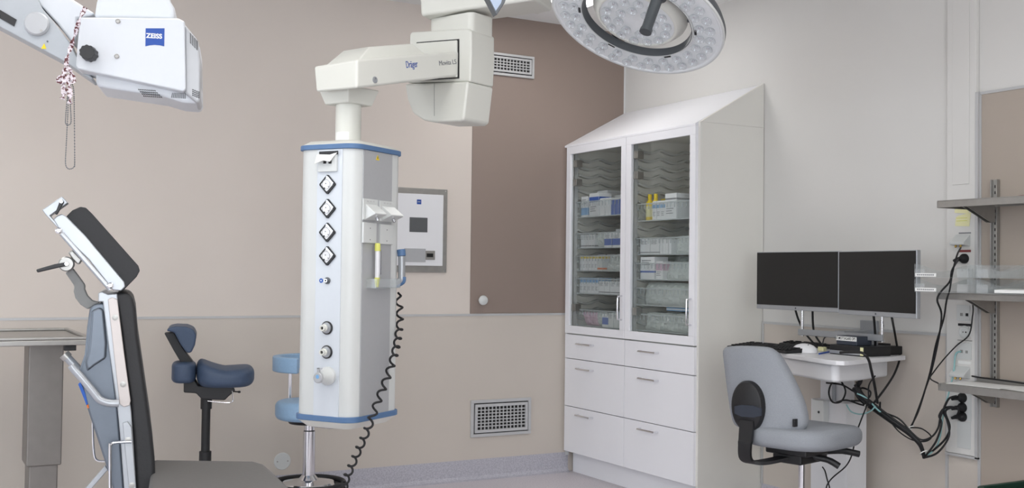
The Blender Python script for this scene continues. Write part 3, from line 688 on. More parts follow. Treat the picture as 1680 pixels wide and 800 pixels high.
# arm: in its own frame, near lower corner at px 585
AD = camdir(.62, .79); Aw = M @ pc
MA = frame((0, 0, 0), camdir(.62, .79)); MA.translation = P(585, 145, D=3.85)
# MA: local y runs along the arm away from the viewer, x to the right; side face (long) is x=0 ... -w
Mi = M.inverted() @ MA
SLP = .222
def shear(bm):
    for v in bm.verts: v.co.z += SLP*v.co.y
    return bm
def toM(bm): bmesh.ops.transform(bm, matrix=Mi, verts=bm.verts); return bm
hA = P(585, 97, MA, X=0).z; LA = .60
b = B()
x0 = -.227
sec = lambda y, zl, zh, i=0: [(x0+.004*i, y, zl), (0, y, zl), (0, y, zh), (x0, y, zh)]
A = [(x0+.015, 0, .006), (0, 0, 0), (0.0, 0, hA), (x0, 0, hA-.002)]
C3 = [(x0+.015, LA, .004), (0, LA, .004), (0, LA, hA-.001), (x0, LA, hA-.002)]
extr(b, A, C3); obj('arm', toM(shear(b)), 'cream', pen, .010, 4)
b = B(); ext_ = [( -.02, .005, hA-.01), (-.02, .45, hA-.01), (-.05, .40, hA+.042), (-.05, .10, hA+.042)]
extr(b, [(-.030, .03, hA-.008), (-.030, .40, hA-.008), (-.055, .34, hA+.045), (-.055, .11, hA+.045)], [(x0+.02, .03, hA-.008), (x0+.02, .40, hA-.008), (x0+.035, .34, hA+.045), (x0+.035, .11, hA+.045)])
obj('arm_cover', toM(shear(b)), 'cream', pen, .006)
pcA = MA.inverted() @ (M @ pc)
b = B(); extr(b, [(pcA.x-.085, pcA.y-.075, .03), (pcA.x+.075, pcA.y-.075, .03), (pcA.x+.075, pcA.y+.085, .03), (pcA.x-.085, pcA.y+.085, .03)],
             [(pcA.x-.065, pcA.y-.058, -.030), (pcA.x+.058, pcA.y-.058, -.030), (pcA.x+.058, pcA.y+.065, -.030), (pcA.x-.065, pcA.y+.065, -.030)]); obj('pole_flange', toM(b), 'cream', pen, .006)
p = P(615, 131, MA, X=0); b = B(); lathe(b, [(0, 0), (.012, 0), (.012, .002), (.007, .003), (.007, .001), (0, .001)], p, (1, 0, 0), 20); obj('screw_cap', toM(b), 'alu', pen)
def armtext(s, xl, yl, size, material, nm, ax=1.0):
    o = MA.inverted() @ P(xl, yl, D=1); o = P(xl, yl, MA, X=.0006)
    R3 = Mi.to_3x3(); return text(nm, s, size, material, pen, Mi @ o, R3 @ Vector((0, 1, SLP)), (0, 0, 1), .0005, ax)
t1 = armtext('Dräger', 666.5, 111.5, .036, 'logoblue', 'maker_lettering', .62)
t2 = armtext('Movita LS', 720.5, 107.5, .026, 'printgrey', 'model_lettering', 1.0)
# hub at the far end of the arm
HX0 = P(668, 120, MA, Y=LA-.06).x; HX1 = P(773, 120, MA, Y=LA-.06).x; yh = LA-.06
zht = P(773, 49, MA, Y=yh).z; zhb = P(765, 199, MA, Y=yh).z; HD = .15
def hp_(x, y, Y=None): v = P(x, y, MA, Y=yh if Y is None else Y); return (v.x, v.z)
up_ = [hp_(*q) for q in ((672, 55), (676, 52), (766, 47), (773, 50), (773, 88), (771, 134), (668, 136))]
lo_ = [hp_(*q) for q in ((667, 138), (771, 134), (764, 196), (758, 200), (715, 201), (698, 198), (680, 186), (671, 163))]
b = B(); extr(b, [(x, yh, z) for x, z in up_], [(x-.004, yh+HD, z) for x, z in up_]); obj('hub_upper', toM(b), 'cream', pen, .008, 4)
b = B(); extr(b, [(x, yh-.012, z) for x, z in lo_], [(x-.004, yh+HD, z) for x, z in lo_]); obj('hub_lower', toM(b), 'cream', pen, .010, 4)
pl_ = [hp_(*q) for q in ((684.5, 70), (753, 64.5), (753, 128), (684.5, 132))]; bg = [hp_(*q) for q in ((684, 69.5), (753.6, 64), (753.6, 128.6), (684, 132.6))]
b = B(); extr(b, [(x, yh-.002, z) for x, z in bg], [(x, yh+.002, z) for x, z in bg]); obj('recess_gap', toM(b), 'rubber', pen)
pl_ = [hp_(*q) for q in ((685.5, 71.2), (751.5, 66.2), (751.5, 127), (685.5, 131))]
b = B(); extr(b, [(x, yh-.010, z) for x, z in pl_], [(x, yh+.001, z) for x, z in pl_]); obj('hub_plate', toM(b), 'cream', pen, .004)
s0 = hp_(716, 137); s1 = hp_(716, 199); b = B(); tube(b, [(s0[0], yh-.0125, s0[1]), (s1[0], yh-.0125, s1[1]+.02)], .0012, 6); obj('parting_line', toM(b), 'creamdark', pen)
# neck and upper arm to the ceiling column
nx0, nx1 = P(703, 40, MA, Y=yh+.02).x, P(777, 40, MA, Y=yh+.02).x; nzc = P(740, 18, MA, Y=yh+.06).z
b = B(); rprism(b, nx0+.01, nx1, yh+.01, yh+.15, zht-.01, zht+.075, .025); obj('neck', toM(b), 'cream', pen, .003)
b = B(); rprism(b, nx0+.05, nx1-.05, yh+.03, yh+.12, zht-.02, zht+.012, .02); obj('neck_bearing', toM(b), 'steel', pen)
ncx, ncy = (nx0+nx1)/2, yh+.08
# upper arm runs to the right and nearer
dv = MA.to_3x3().inverted() @ camdir(.94, -.34); dv.z = 0; dv.normalize(); pv = Vector((-dv.y, dv.x, 0)); o0 = Vector((ncx, ncy, 0))-dv*.13
z0u = zht+.052; hh = .16
def q(s, w, z): return o0+dv*s+pv*w+Vector((0, 0, z))
b = B(); extr(b, [q(0, -.10, z0u+.02), q(0, .10, z0u+.02), q(-.01, .10, z0u+hh), q(-.01, -.10, z0u+hh)], [q(.48, -.10, z0u+.05), q(.48, .10, z0u+.05), q(.48, .10, z0u+hh), q(.48, -.10, z0u+hh)]); obj('upper_arm', toM(b), 'cream', pen, .012, 4)
e = q(.37, 0, 0); zc_l = ZC-MA.translation.z
b = B(); lathe(b, [(0, z0u+hh-.01), (.09, z0u+hh-.01), (.09, zc_l-.06), (.16, zc_l-.05), (.17, zc_l-.002), (0, zc_l-.002)], e, n=36); obj('ceiling_column', toM(b), 'cream', pen)

# coiled black cable from the back of the pendant down to the floor
cw = [(P(x, y, D=d)) for x, y, d in ((653, 486, 4.14), (655, 500, 4.13), (656, 530, 4.10), (652, 560, 4.03), (645, 590, 3.95), (634, 622, 3.91), (621, 655, 3.87), (610, 685, 3.85), (598, 715, 3.88), (586, 742, 3.92), (574, 770, 3.96), (566, 792, 4.0), (560, 830, 4.1))]
cw.append(Vector((cw[-1].x, cw[-1].y+.1, .03)))
ln = smooth(cw, 40); tot = sum((ln[i+1]-ln[i]).length for i in range(len(ln)-1)); pts = []; sacc = 0; pitch = .0465
cf = RT.copy(); 
for i in range(len(ln)-1):
    tg = (ln[i+1]-ln[i]).normalized(); sacc += (ln[i+1]-ln[i]).length
    u = tg.cross(F0).normalized(); w = tg.cross(u); a = 2*PI*sacc/pitch
    pts.append(ln[i]+(u*math.cos(a)+w*math.sin(a))*.0118)
b = B(); tube(b, [(M @ Vector((-.02, DEP+.004, P(650, 480, M, Y=DEP).z)))]+pts, .0042, 7)
tag(obj('coiled_cable', b, 'rubber'), 'black coiled cable hanging down beside the white pendant column', 'cable')

# ============================================================ surgical lamp
LC = Vector((-1.695, -2.487, 2.138)); LN = Vector((-.435, -.128, -.891)).normalized()   # lens face centre and its direction
zq = LN.to_track_quat('Z', 'Y').to_matrix().to_4x4(); ML = Matrix.Translation(LC) @ zq
lamp = thing('surgical_lamp', 'round ceiling surgical lamp with rings of clear LED lenses and a dark handle', 'surgical lamp', ML)
Ro, Ri, Rc = .322, .206, .142
b = B(); lathe(b, [(Ri+.001, 0), (Ro-.012, 0), (Ro-.008, .004), (Ro, .004), (Ro, -.004), (Ro-.003, -.006), (Ri+.01, -.006), (Ri+.001, -.004), (Ri+.001, 0)], n=96); obj('lens_ring', b, 'ledface', lamp)
b = B(); lathe(b, [(Ro-.004, -.003), (Ro+.0035, -.006), (Ro+.004, -.020), (Ro-.01, -.045), (Ro-.06, -.055), (Ri+.03, -.045), (Ri+.006, -.026), (Ri+.004, -.005)], n=96); obj('rear_housing', b, 'dkgrey', lamp)
b = B(); lathe(b, [(Ro-.002, .0045), (Ro+.004, .0035), (Ro+.005, -.002), (Ro+.003, -.008), (Ro-.002, -.006)], n=96); obj('rim', b, 'plastic', lamp)
b = B(); lathe(b, [(Ri+.006, .001), (Ri+.004, .004), (Ri, .004), (Ri-.002, -.012), (Ri-.006, -.024), (Ri-.002, -.028), (Ri+.003, -.018)], n=96); obj('inner_band', b, 'dkgrey', lamp)
b = B(); lathe(b, [(Ri+.0075, .001), (Ri+.0065, .005), (Ri+.003, .005), (Ri+.003, .001)], n=96); obj('inner_bead', b, 'plastic', lamp)
b = B(); lathe(b, [(Ri-.026, -.042), (Ri-.028, -.034), (Rc+.02, -.010), (Rc+.010, .002), (Rc+.004, .004), (Rc, .003), (Rc-.002, -.006), (Rc+.01, -.03), (Ri-.03, -.055), (Ri-.026, -.042)], n=96); obj('centre_ring', b, 'cream', lamp)
b = B(); lathe(b, [(0, -.001), (Rc-.001, -.001), (Rc-.001, -.012), (Rc-.03, -.05), (0, -.055)], n=80); obj('centre_disc', b, 'ledface', lamp)
b = B()
for k in range(3):
    a = PI/2+2*PI*k/3; d = Vector((math.cos(a), math.sin(a), 0)); tube(b, [d*(Rc-.04)+Vector((0, 0, -.045)), d*(Ri+.03)+Vector((0, 0, -.055))], .016, 10)
obj('support_spokes', b, 'dkgrey', lamp)
def lens_mesh():
    b = B(); r = .0200
    lathe(b, [(r*.45, .0), (r*.8, .003), (r, .011), (r*.97, .013), (r*.75, .0155), (r*.4, .0175), (0, .018)], n=18)
    return b
lens0 = obj('led_lens', lens_mesh(), 'lens', lamp)
b = B(); lathe(b, [(0, .001), (.0065, .001), (.0055, .006), (0, .0075)], n=10); core0 = obj('led_reflector', b, 'chrome', lens0)
def put_lens(x, y, first=[True]):
    if first[0]: o = lens0; first[0] = False
    else:
        o = lens0.copy(); COL.objects.link(o); c = core0.copy(); COL.objects.link(c); c.parent = o
    o.location = (x, y, .0005)
for k in range(30):
    a = 2*PI*k/30; put_lens((Ro-.044)*math.cos(a), (Ro-.044)*math.sin(a))
for k in range(24):
    a = 2*PI*(k+.5)/24; put_lens((Ri+.032)*math.cos(a), (Ri+.032)*math.sin(a))
for k in range(14):
    a = 2*PI*k/14; put_lens((Rc-.026)*math.cos(a), (Rc-.026)*math.sin(a))
for k in range(8):
    a = 2*PI*(k+.5)/8; put_lens(.068*math.cos(a), .068*math.sin(a))
for k in range(6):
    a = 2*PI*k/6+.5; rm = Ri+.014
    b = B(); c = Vector((rm*math.cos(a), rm*math.sin(a), 0)); tdir = Vector((-math.sin(a), math.cos(a), 0)); rd = Vector((math.cos(a), math.sin(a), 0))
    rr4 = [c+tdir*.014+rd*.004, c-tdir*.014+rd*.004, c-tdir*.014-rd*.004, c+tdir*.014-rd*.004]
    extr(b, rr4, [p+Vector((0, 0, .003)) for p in rr4]); obj('clip_slot', b, 'black', lamp)
# handle: starts near the middle of the disc and points out of the face
hb = P(1081, -10, ML, Z=.0)
b = B(); lathe(b, [(0, 0), (.034, 0), (.032, .018), (.022, .022), (.0195, .04), (.0185, .145), (.0215, .156), (.0215, .166), (0, .1665)], (hb.x, hb.y, -.002), (0, 0, 1), 28); obj('handle', b, mat('dark handle grey', s2l(66, 70, 73), .45, noise=.02), lamp)
# fork and ceiling arm behind the lamp (mostly above the picture)
MLi = ML.inverted(); up_l = MLi.to_3x3() @ (RT*.45+UV*.9); up_l.z = 0; up_l.normalize()
top = ML @ (up_l*(Ro+.02)+Vector((0, 0, -.06))); hubp = top+Vector((.05, .03, .10)); cx_ = Vector((hubp.x+.05, hubp.y+.1, 0))
b = B(); tube(b, smooth([MLi @ p for p in (ML @ Vector((up_l.x*(Ro-.03), up_l.y*(Ro-.03), -.05)), top+Vector((.02, .01, .02)), hubp)], 6), .022, 12); obj('fork', b, 'dkgrey', lamp)
b = B(); lathe(b, [(0, hubp.z-.04), (.05, hubp.z-.04), (.05, ZC-.06), (.10, ZC-.05), (.10, ZC-.003), (0, ZC-.003)], (hubp.x, hubp.y, 0), n=28)
bmesh.ops.transform(b, matrix=MLi, verts=b.verts); obj('ceiling_mount', b, 'cream', lamp)
# white device housing behind, and the grey-framed screen corner
MW = frame(P(862, 0, D=4.9), camdir(.05, 1))
t = thing('ceiling_camera_arm', 'white rounded arm of a ceiling mount behind the surgical lamp', 'ceiling arm', MW)
pts = [(833, -30), (833, 6), (838, 9), (866, 10), (884, 12), (889, 8), (893, -8), (893, -30)]
b = plate(B(), pts, MW, 0, .14); obj('arm_housing', b, 'cream', t, .012, 4)
p = P(853, 9.3, MW, Y=-.001); b = B(); box(b, p.x-.004, p.x+.004, -.003, .002, p.z-.002, p.z+.002); obj('screw', b, 'dkgrey', t)
mz = P(860, -25, MW, Y=.07); b = B(); lathe(b, [(0, mz.z-.01), (.04, mz.z-.01), (.04, ZC-MW.translation.z-.003), (0, ZC-MW.translation.z-.003)], (mz.x, .07, 0), n=24); obj('ceiling_tube', b, 'cream', t)
MS = frame(P(815, 0, D=3.4), camdir(-.35, .94))
t = thing('ceiling_monitor', 'corner of a grey-framed ceiling screen hanging at the top edge above the wall vent', 'monitor', MS)
out_ = [(814, 24.5), (785, -30), (828, -60), (850, -30), (832, 8), (820, 25)]
fr = [(816, 25), (801, -3), (786, -30), (812, -60), (848, -30), (823, 6)]
b = plate(B(), [(815, 25), (785, -32), (805, -70), (838, -20), (828, 5)], MS, 0, .035); obj('screen_frame', b, 'dkgrey', t, .003)
b = plate(B(), [(813.5, 17.5), (789, -29), (806, -60), (829, -20), (822, 5)], MS, -.0015, .004); obj('screen_glass', b, mat('pale display', s2l(165, 180, 200), .25, noise=.01), t)
q0 = P(812, -45, MS, Y=.03); b = B(); tube(b, [q0, Vector((q0.x, .10, q0.z+.05)), Vector((q0.x, .10, ZC-MS.translation.z-.003))], .018, 12); obj('support_tube', b, 'dkgrey', t)

# ============================================================ microscope head, top left
bear = (215-840)/1800
MM = frame(P(215, 90, D=2.55), camdir(bear+.10, 1))
mic = thing('surgical_microscope', 'white surgical microscope head with blue maker badge on a grey ceiling arm', 'microscope', MM)
def mp(x, y, Y=0): return P(x, y, MM, Y=Y)
b = plate(B(), [(132, 28), (293, 30), (303, 35), (305, 146), (301, 150), (128, 113), (124, 108), (128, 60)], MM, 0, .10); obj('front_housing', b, 'scopewhite', mic, .008, 4)
b = plate(B(), [(157, 112), (295, 148), (303, 100), (306, 60), (328, 75), (330, 162), (326, 170), (300, 168), (270, 159), (164, 143), (157, 138)], MM, .035, .16); obj('lower_housing', b, 'scopewhite', mic, .008, 4)
b = plate(B(), [(166, -25), (158, 4), (154, 30), (286, 33), (286, 12), (276, -4), (274, -25)], MM, .04, .14); obj('top_housing', b, 'scopewhite', mic, .010, 4)
# ventilated end cover on the right
b = plate(B(), [(302, 38), (325, 66), (329, 100), (329, 163), (325, 170), (303, 152)], MM, .012, .13); cov = obj('vent_cover', b, 'panelgrey', mic, .006, 3)
def slots(par, quad, nx, nz, Y):
    b = B()
    for i in range(nx):
        for j in range(nz):
            def bl(u, v):
                x = (quad[0][0]*(1-u)+quad[1][0]*u)*(1-v)+(quad[3][0]*(1-u)+quad[2][0]*u)*v
                y = (quad[0][1]*(1-u)+quad[1][1]*u)*(1-v)+(quad[3][1]*(1-u)+quad[2][1]*u)*v
                return (x, y)
            c4 = [bl((i+.15)/nx, (j+.25)/nz), bl((i+.8)/nx, (j+.25)/nz), bl((i+.8)/nx, (j+.75)/nz), bl((i+.15)/nx, (j+.75)/nz)]
            a = [P(x, y, MM, Y=Y) for x, y in c4]; extr(b, a, [p+Vector((0, .003, 0)) for p in a])
    obj('vent_slots', b, 'darkhole', par)
slots(cov, [(311, 52), (325, 68), (325, 84), (311, 70)], 4, 6, .0105)
slots(cov, [(315, 145), (328, 150), (328, 162), (315, 157)], 4, 4, .0105)
slots(cov, [(305, 153), (305, 162), (280, 160), (282, 152)], 5, 9, .034)
slots(cov, [(225, 145), (254, 147), (268, 161), (236, 159)], 10, 4, .034)
for (sx, sy) in ((193.5, 35), (191.5, 92.5)):
    p = mp(sx, sy); b = B(); lathe(b, [(0, 0), (.0055, 0), (.0055, .003), (.0035, .004), (.0035, .002), (0, .002)], p, (0, -1, 0), 18); obj('screw', b, 'steel', mic)
p = mp(149, 90); b = B(); n = 40; A = []
for k in range(n): a = 2*PI*k/n; r = .0165+(.0014 if (k // 2) % 2 else 0); A.append((r*math.cos(a), r*math.sin(a)))
extr(b, [(p.x+x, -.004, p.z+z) for x, z in A], [(p.x-.004+x*.96, -.034, p.z+z*.96) for x, z in A]); obj('black_knob', b, 'black', mic, .001)
q = [mp(239, 46.5), mp(270, 46.5), mp(269.5, 76), mp(262, 74.3), mp(254, 73.6), mp(246, 74.3), mp(238.5, 76)]
b = B(); extr(b, q, [v+Vector((0, -.0008, 0)) for v in q]); bd = obj('maker_badge', b, 'logoblue', mic)
wz = (q[1]-q[0]).x; o_ = mp(240.3, 61.5)
text('badge_lettering', 'ZEISS', .0150, 'paper', bd, o_+Vector((-.0005, -.001, -.0005)), (1, 0, 0), (0, 0, 1), .0004, 1.02, .0005)
# grey arm to the upper left, white upper arm behind it
b = plate(B(), [(-60, -35), (52, -30), (68, 12), (90, 38), (112, 66), (123, 88), (135, 112), (153, 128), (150, 131), (108, 102), (0, 44), (-60, 12)], MM, .06, .09); arm_ = obj('swing_arm', b, 'scopegrey', mic, .006, 3)
b = plate(B(), [(50, -40), (60, 2), (95, 40), (118, 70), (126, 60), (126, 30), (150, 26), (156, 22), (118, -2), (90, -40)], MM, .075, .10); obj('upper_bracket', b, 'scopewhite', mic, .008, 3)
p = mp(61, 40, .06); b = B(); lathe(b, [(0, 0), (.0275, 0), (.0275, .008), (.024, .012), (0, .013)], p, (0, -1, 0), 40); dl = obj('pivot_cover', b, 'panelgrey', mic)
p = mp(67.5, 50, .047); b = B(); disc(b, p, (0, -1, 0), .0028, .001, 12); obj('screw', b, 'steel', dl)
b = plate(B(), [(-10, 8), (0, 16), (27, 32), (23, 43), (0, 30), (-10, 24)], MM, .057, .006); obj('recess_slot', b, 'black', mic)
b = plate(B(), [(72.5, 71), (76, 80), (67.5, 79.5)], MM, .0585, .002); obj('warning_sign', b, 'yellow', mic)
p = mp(78, 68, .06); b = B(); disc(b, p, (0, -1, 0), .002, .002, 10); obj('small_screw', b, 'dkgrey', mic)
# arm carries on, out of the picture, to a ceiling column
a0 = mp(-30, -5, .105); b = B(); top_ = ZC-MM.translation.z-.003
tube(b, [a0, a0+Vector((-.25, 0, .12))], .05, 16); lathe(b, [(0, a0.z+.05), (.07, a0.z+.05), (.07, top_-.05), (.13, top_-.04), (.13, top_), (0, top_)], (a0.x-.25, a0.y, 0), n=28); obj('ceiling_column', b, 'cream', mic)
# patterned ribbon and bead chain
rib = thing('patterned_ribbon', 'white ribbon with dark red pattern tied in a bow on the microscope arm', 'ribbon', P(112, 105, D=2.52))
o_ = rib.location
def wp(x, y, d=2.50): return P(x, y, D=d)-o_
def band(b, pts, w):
    for k in range(len(pts)-1):
        pass
    side = [Vector((0, 0, 0))]*len(pts); L = []; R_ = []
    for i, p in enumerate(pts):
        t_ = (pts[min(i+1, len(pts)-1)]-pts[max(i-1, 0)]).normalized(); s_ = t_.cross(F0).normalized()
        s_ = (s_*math.cos(.9*math.sin(i*.9))+F0*math.sin(.9*math.sin(i*.9)))
        L.append(p+s_*w/2); R_.append(p-s_*w/2)
    V = [[b.verts.new(q_) for q_ in (l, r, r+F0*.0012, l+F0*.0012)] for l, r in zip(L, R_)]
    for a, c in zip(V, V[1:]):
        for k in range(4): b.faces.new((a[k], a[(k+1) % 4], c[(k+1) % 4], c[k]))
    b.faces.new(V[0][::-1]); b.faces.new(V[-1])
b = B(); band(b, smooth([wp(140, 12, 2.45), wp(132, 28, 2.45), wp(124, 52, 2.47), (wp(118, 72)), wp(111, 92), wp(108, 108)], 5), .010); obj('hanging_strap', b, 'brownprint', rib)
b = B()
band(b, smooth([wp(110, 110), wp(103, 122), wp(96, 132), wp(102, 135), wp(110, 126)], 5), .012)
band(b, smooth([wp(110, 110), wp(117, 120), wp(120, 133), wp(113, 135), wp(109, 125)], 5), .012)
obj('bow_loops', b, 'brownprint', rib)
b = B(); band(b, smooth([wp(108, 122), wp(104, 138), wp(105, 152), wp(102, 163)], 5), .013); band(b, smooth([wp(111, 122), wp(113, 140), wp(115, 155), wp(114, 170)], 5), .012); obj('ribbon_tails', b, 'brownprint', rib)
ch = thing('bead_chain', 'thin grey bead chain hanging in two loops from the patterned ribbon', 'chain', P(115, 138, D=2.51)); o_ = ch.location
def beads(pts, r, nm):
    ln = smooth(pts, 30); b = B(); acc = 1
    tube(b, smooth(pts, 5), r*.35, 5)
    for a, c in zip(ln, ln[1:]):
        acc += (c-a).length
        if acc > r*2.5: lathe(b, [(0, -r), (r*.8, -r*.6), (r, 0), (r*.8, r*.6), (0, r)], a, n=6); acc = 0
    obj(nm, b, 'dkgrey', ch)
w_ = lambda x, y: wp(x, y, 2.51)
beads([w_(114, 137), w_(110, 165), w_(107.5, 195), w_(108, 203), w_(112, 205), w_(116, 202), w_(116.5, 192), w_(115, 165), w_(116, 138)], .0015, 'short_loop')
beads([w_(113, 137), w_(111, 190), w_(108.5, 240), w_(107.5, 268), w_(111, 276), w_(116, 277), w_(121, 274), w_(122.5, 266), w_(122, 200), w_(121, 150), w_(118, 137)], .0015, 'long_loop')

# ============================================================ operating table (foreground left)
MT = frame(P(225, 600, D=2.8), camdir((225-840)/1800, 1))
tab = thing('operating_table', 'operating table with upright black padded backrest, headrest and silver side rails', 'operating table', Matrix.Translation((MT.translation.x, MT.translation.y, 0)) @ MT.to_3x3().to_4x4())
MT = tab.matrix_world.copy(); MT = Matrix.Translation((P(225, 600, D=2.8).x, P(225, 600, D=2.8).y, 0)) @ frame((0, 0, 0), camdir((225-840)/1800, 1))
tab.matrix_world = MT
def c2(*pts): return [(x/1.6, 300+y/1.6) for x, y in pts]
def c8(*pts): return [(40+x/3.81, 310+y/3.81) for x, y in pts]
def tp(pts, Y, dep, nm, material, bev=.004, seg=3, par=None): return obj(nm, plate(B(), pts, MT, Y, dep), material, par or tab, bev, seg)
head = tp(c8((262, 170), (300, 132), (350, 110), (385, 116), (425, 155), (712, 478), (722, 510), (702, 548), (612, 640), (600, 636), (440, 400)), .012, .27, 'headrest_pad', 'blackpad', .022, 5)
hp0 = tp(c8((180, 190), (205, 165), (235, 155), (262, 170), (380, 290), (625, 580), (630, 610), (605, 636), (552, 632), (400, 440), (235, 282)), 0, .29, 'headrest_frame', 'alu', .003)
b = B(); tube(b, [P(*q, MT, Y=-.008) for q in c8((232, 278), (538, 628))], .006, 10); obj('headrest_rail', b, 'alu', hp0)
for qx in ((215, 260), (536, 602)):
    p = P(*c8(qx)[0], MT, Y=-.012); b = B(); lathe(b, [(0, 0), (.008, 0), (.008, .006), (.004, .009), (0, .009)], p, (0, -1, 0), 16); obj('rail_screw', b, 'chrome', hp0)
tb_ = tp(c8((110, 130), (235, 45), (272, 85), (160, 165), (222, 236), (205, 240), (132, 160)), .002, .05, 'top_clamp', 'alu', .002)
tp(c8((222, 72), (238, 64), (248, 80), (205, 160), (190, 156)), -.012, .012, 'clamp_lever', 'black', .002, par=tb_)
p = P(*c8((230, 78))[0], MT, Y=-.012); b = B(); disc(b, p, (0, -1, 0), .004, .003, 14); obj('lever_screw', b, 'chrome', tb_)
tp(c8((255, 522), (302, 492), (352, 560), (380, 600), (378, 625), (395, 665), (425, 695), (472, 708), (440, 728), (395, 752), (350, 722), (318, 680), (308, 640), (312, 605)), .06, .03, 'headrest_link', mat('matt grey link', s2l(128, 128, 126), .5, noise=.01), .004)
p = P(*c8((262, 468))[0], MT, Y=.03); b = B(); lathe(b, [(0, -.03), (.019, -.03), (.019, .0), (.016, .004), (0, .004)], p, (0, -1, 0), 32); jt = obj('link_joint', b, 'steel', tab)
lv = tp(c8((268, 455), (276, 478), (195, 495), (80, 522), (72, 502), (190, 468)), .005, .014, 'clamp_lever', 'black', .003, par=tab)
p = P(*c8((264, 467))[0], MT, Y=.005); b = B(); disc(b, p, (0, -1, 0), .0045, .004, 14); obj('lever_screw', b, 'chrome', lv)
kn = tp(c8((272, 395), (300, 378), (362, 440), (342, 472), (325, 465), (300, 440), (290, 425)), .04, .04, 'adjuster_knob', 'steel', .004)
# backrest: pad, near side rail, silver shell
tp(c2((300, 290), (330, 286), (348, 298), (356, 330), (362, 400), (385, 560), (398, 650), (406, 720), (412, 860), (360, 860), (345, 600), (330, 500), (315, 380)), .012, .46, 'backrest_pad', 'blackpad', .018, 5)
bs = tp(c2((258, 288), (268, 285), (283, 292), (308, 290), (322, 440), (345, 600), (362, 860), (330, 860), (315, 660), (308, 590), (286, 440), (270, 312), (258, 312)), .010, .47, 'backrest_frame', 'alu', .003)
r1 = tp(c2((283, 305), (295, 300), (308, 306), (325, 440), (343, 572), (340, 584), (325, 588), (314, 580), (298, 440)), -.004, .016, 'side_rail', mat('satin rail', s2l(192, 184, 180), .4, .3, noise=.01), .002)
for qx in ((302, 353), (323, 528)):
    p = P(*c2(qx)[0], MT, Y=-.004); b = B(); lathe(b, [(0, 0), (.0075, 0), (.0075, .001), (.003, .0015), (.003, .0005), (0, .0005)], p, (0, -1, 0), 20); obj('rail_screw', b, 'steel', r1)
r2 = tp(c2((322, 630), (335, 626), (345, 640), (362, 860), (345, 860), (328, 700)), -.004, .016, 'side_rail', 'alu', .002)
for qx in ((336, 674), (346, 793)):
    p = P(*c2(qx)[0], MT, Y=-.004); b = B(); lathe(b, [(0, 0), (.0075, 0), (.0075, .001), (.003, .0015), (.003, .0005), (0, .0005)], p, (0, -1, 0), 20); obj('rail_screw', b, 'steel', r2)
sh = tp(c2((235, 330), (243, 320), (268, 314), (280, 318), (290, 420), (308, 580), (318, 700), (330, 860), (312, 860), (286, 765), (255, 670), (222, 570), (206, 495), (222, 450), (228, 380)), .03, .42, 'back_shell', 'shell', .020, 5)
tp(c2((240, 335), (262, 326), (272, 334), (280, 420), (278, 460), (250, 478), (228, 495), (224, 470), (232, 440), (236, 390)), .012, .03, 'shell_moulding', 'shell', .012, 5, par=sh)
tp(c2((205, 528), (211, 522), (224, 552), (231, 580), (227, 583)), .027, .01, 'blue_sticker', 'printblue', .001, par=sh)
tp(c2((227, 584), (232, 580), (234, 590), (230, 592)), .027, .01, 'orange_sticker', 'orange', .001, par=sh)
b = B(); hpz = [P(*q, MT, Y=-.02) for q in c2((187, 478), (195, 490), (215, 512), (245, 548), (262, 568), (285, 577), (312, 578))]
tube(b, smooth(hpz, 6), .0095, 12); bh = obj('push_handle', b, 'alu', tab)
b = B(); tube(b, [P(*q, MT, Y=.20) for q in c2((171, 452), (205, 488), (240, 520))], .011, 12); obj('push_handle', b, 'alu', tab)
b = B(); tube(b, [P(*q, MT, Y=.20) for q in c2((168, 449), (178, 459))], .014, 14); obj('handle_end', b, 'steel', tab)
b = B(); tube(b, smooth([P(*q, MT, Y=-.006) for q in c2((290, 860), (289, 700), (293, 686), (303, 681), (345, 679))], 5), .004, 8); obj('hook_bar', b, 'chrome', tab)
b = B(); tube(b, smooth([P(*q, MT, Y=.3) for q in c2((243, 615), (245, 690), (252, 725), (275, 730))], 5), .003, 8); obj('rear_hook_bar', b, 'chrome', tab)
tp(c2((215, 812), (276, 742), (284, 752), (232, 812)), .2, .02, 'support_strut', 'alu', .002)
# seat section with lower body
zs = .69; sp_ = [P(x, y, MT, Z=zs) for x, y in ((250, 753), (418, 755.5), (434, 760), (446, 770), (478, 800), (530, 850), (235, 850))]
b = B(); extr(b, sp_, [p-Vector((0, 0, .06)) for p in sp_]); obj('seat_pad', b, 'seatgrey', tab, .012, 4)
cxm = sum((p.x for p in sp_))/7; cym = sum((p.y for p in sp_))/7
b = B(); box(b, cxm-.16, cxm+.12, cym-.12, cym+.12, .14, zs-.062); obj('column', b, 'alu', tab, .01)
b = B(); box(b, cxm-.35, cxm+.40, cym-.24, cym+.24, .0, .14); obj('base', b, 'shell', tab, .02)

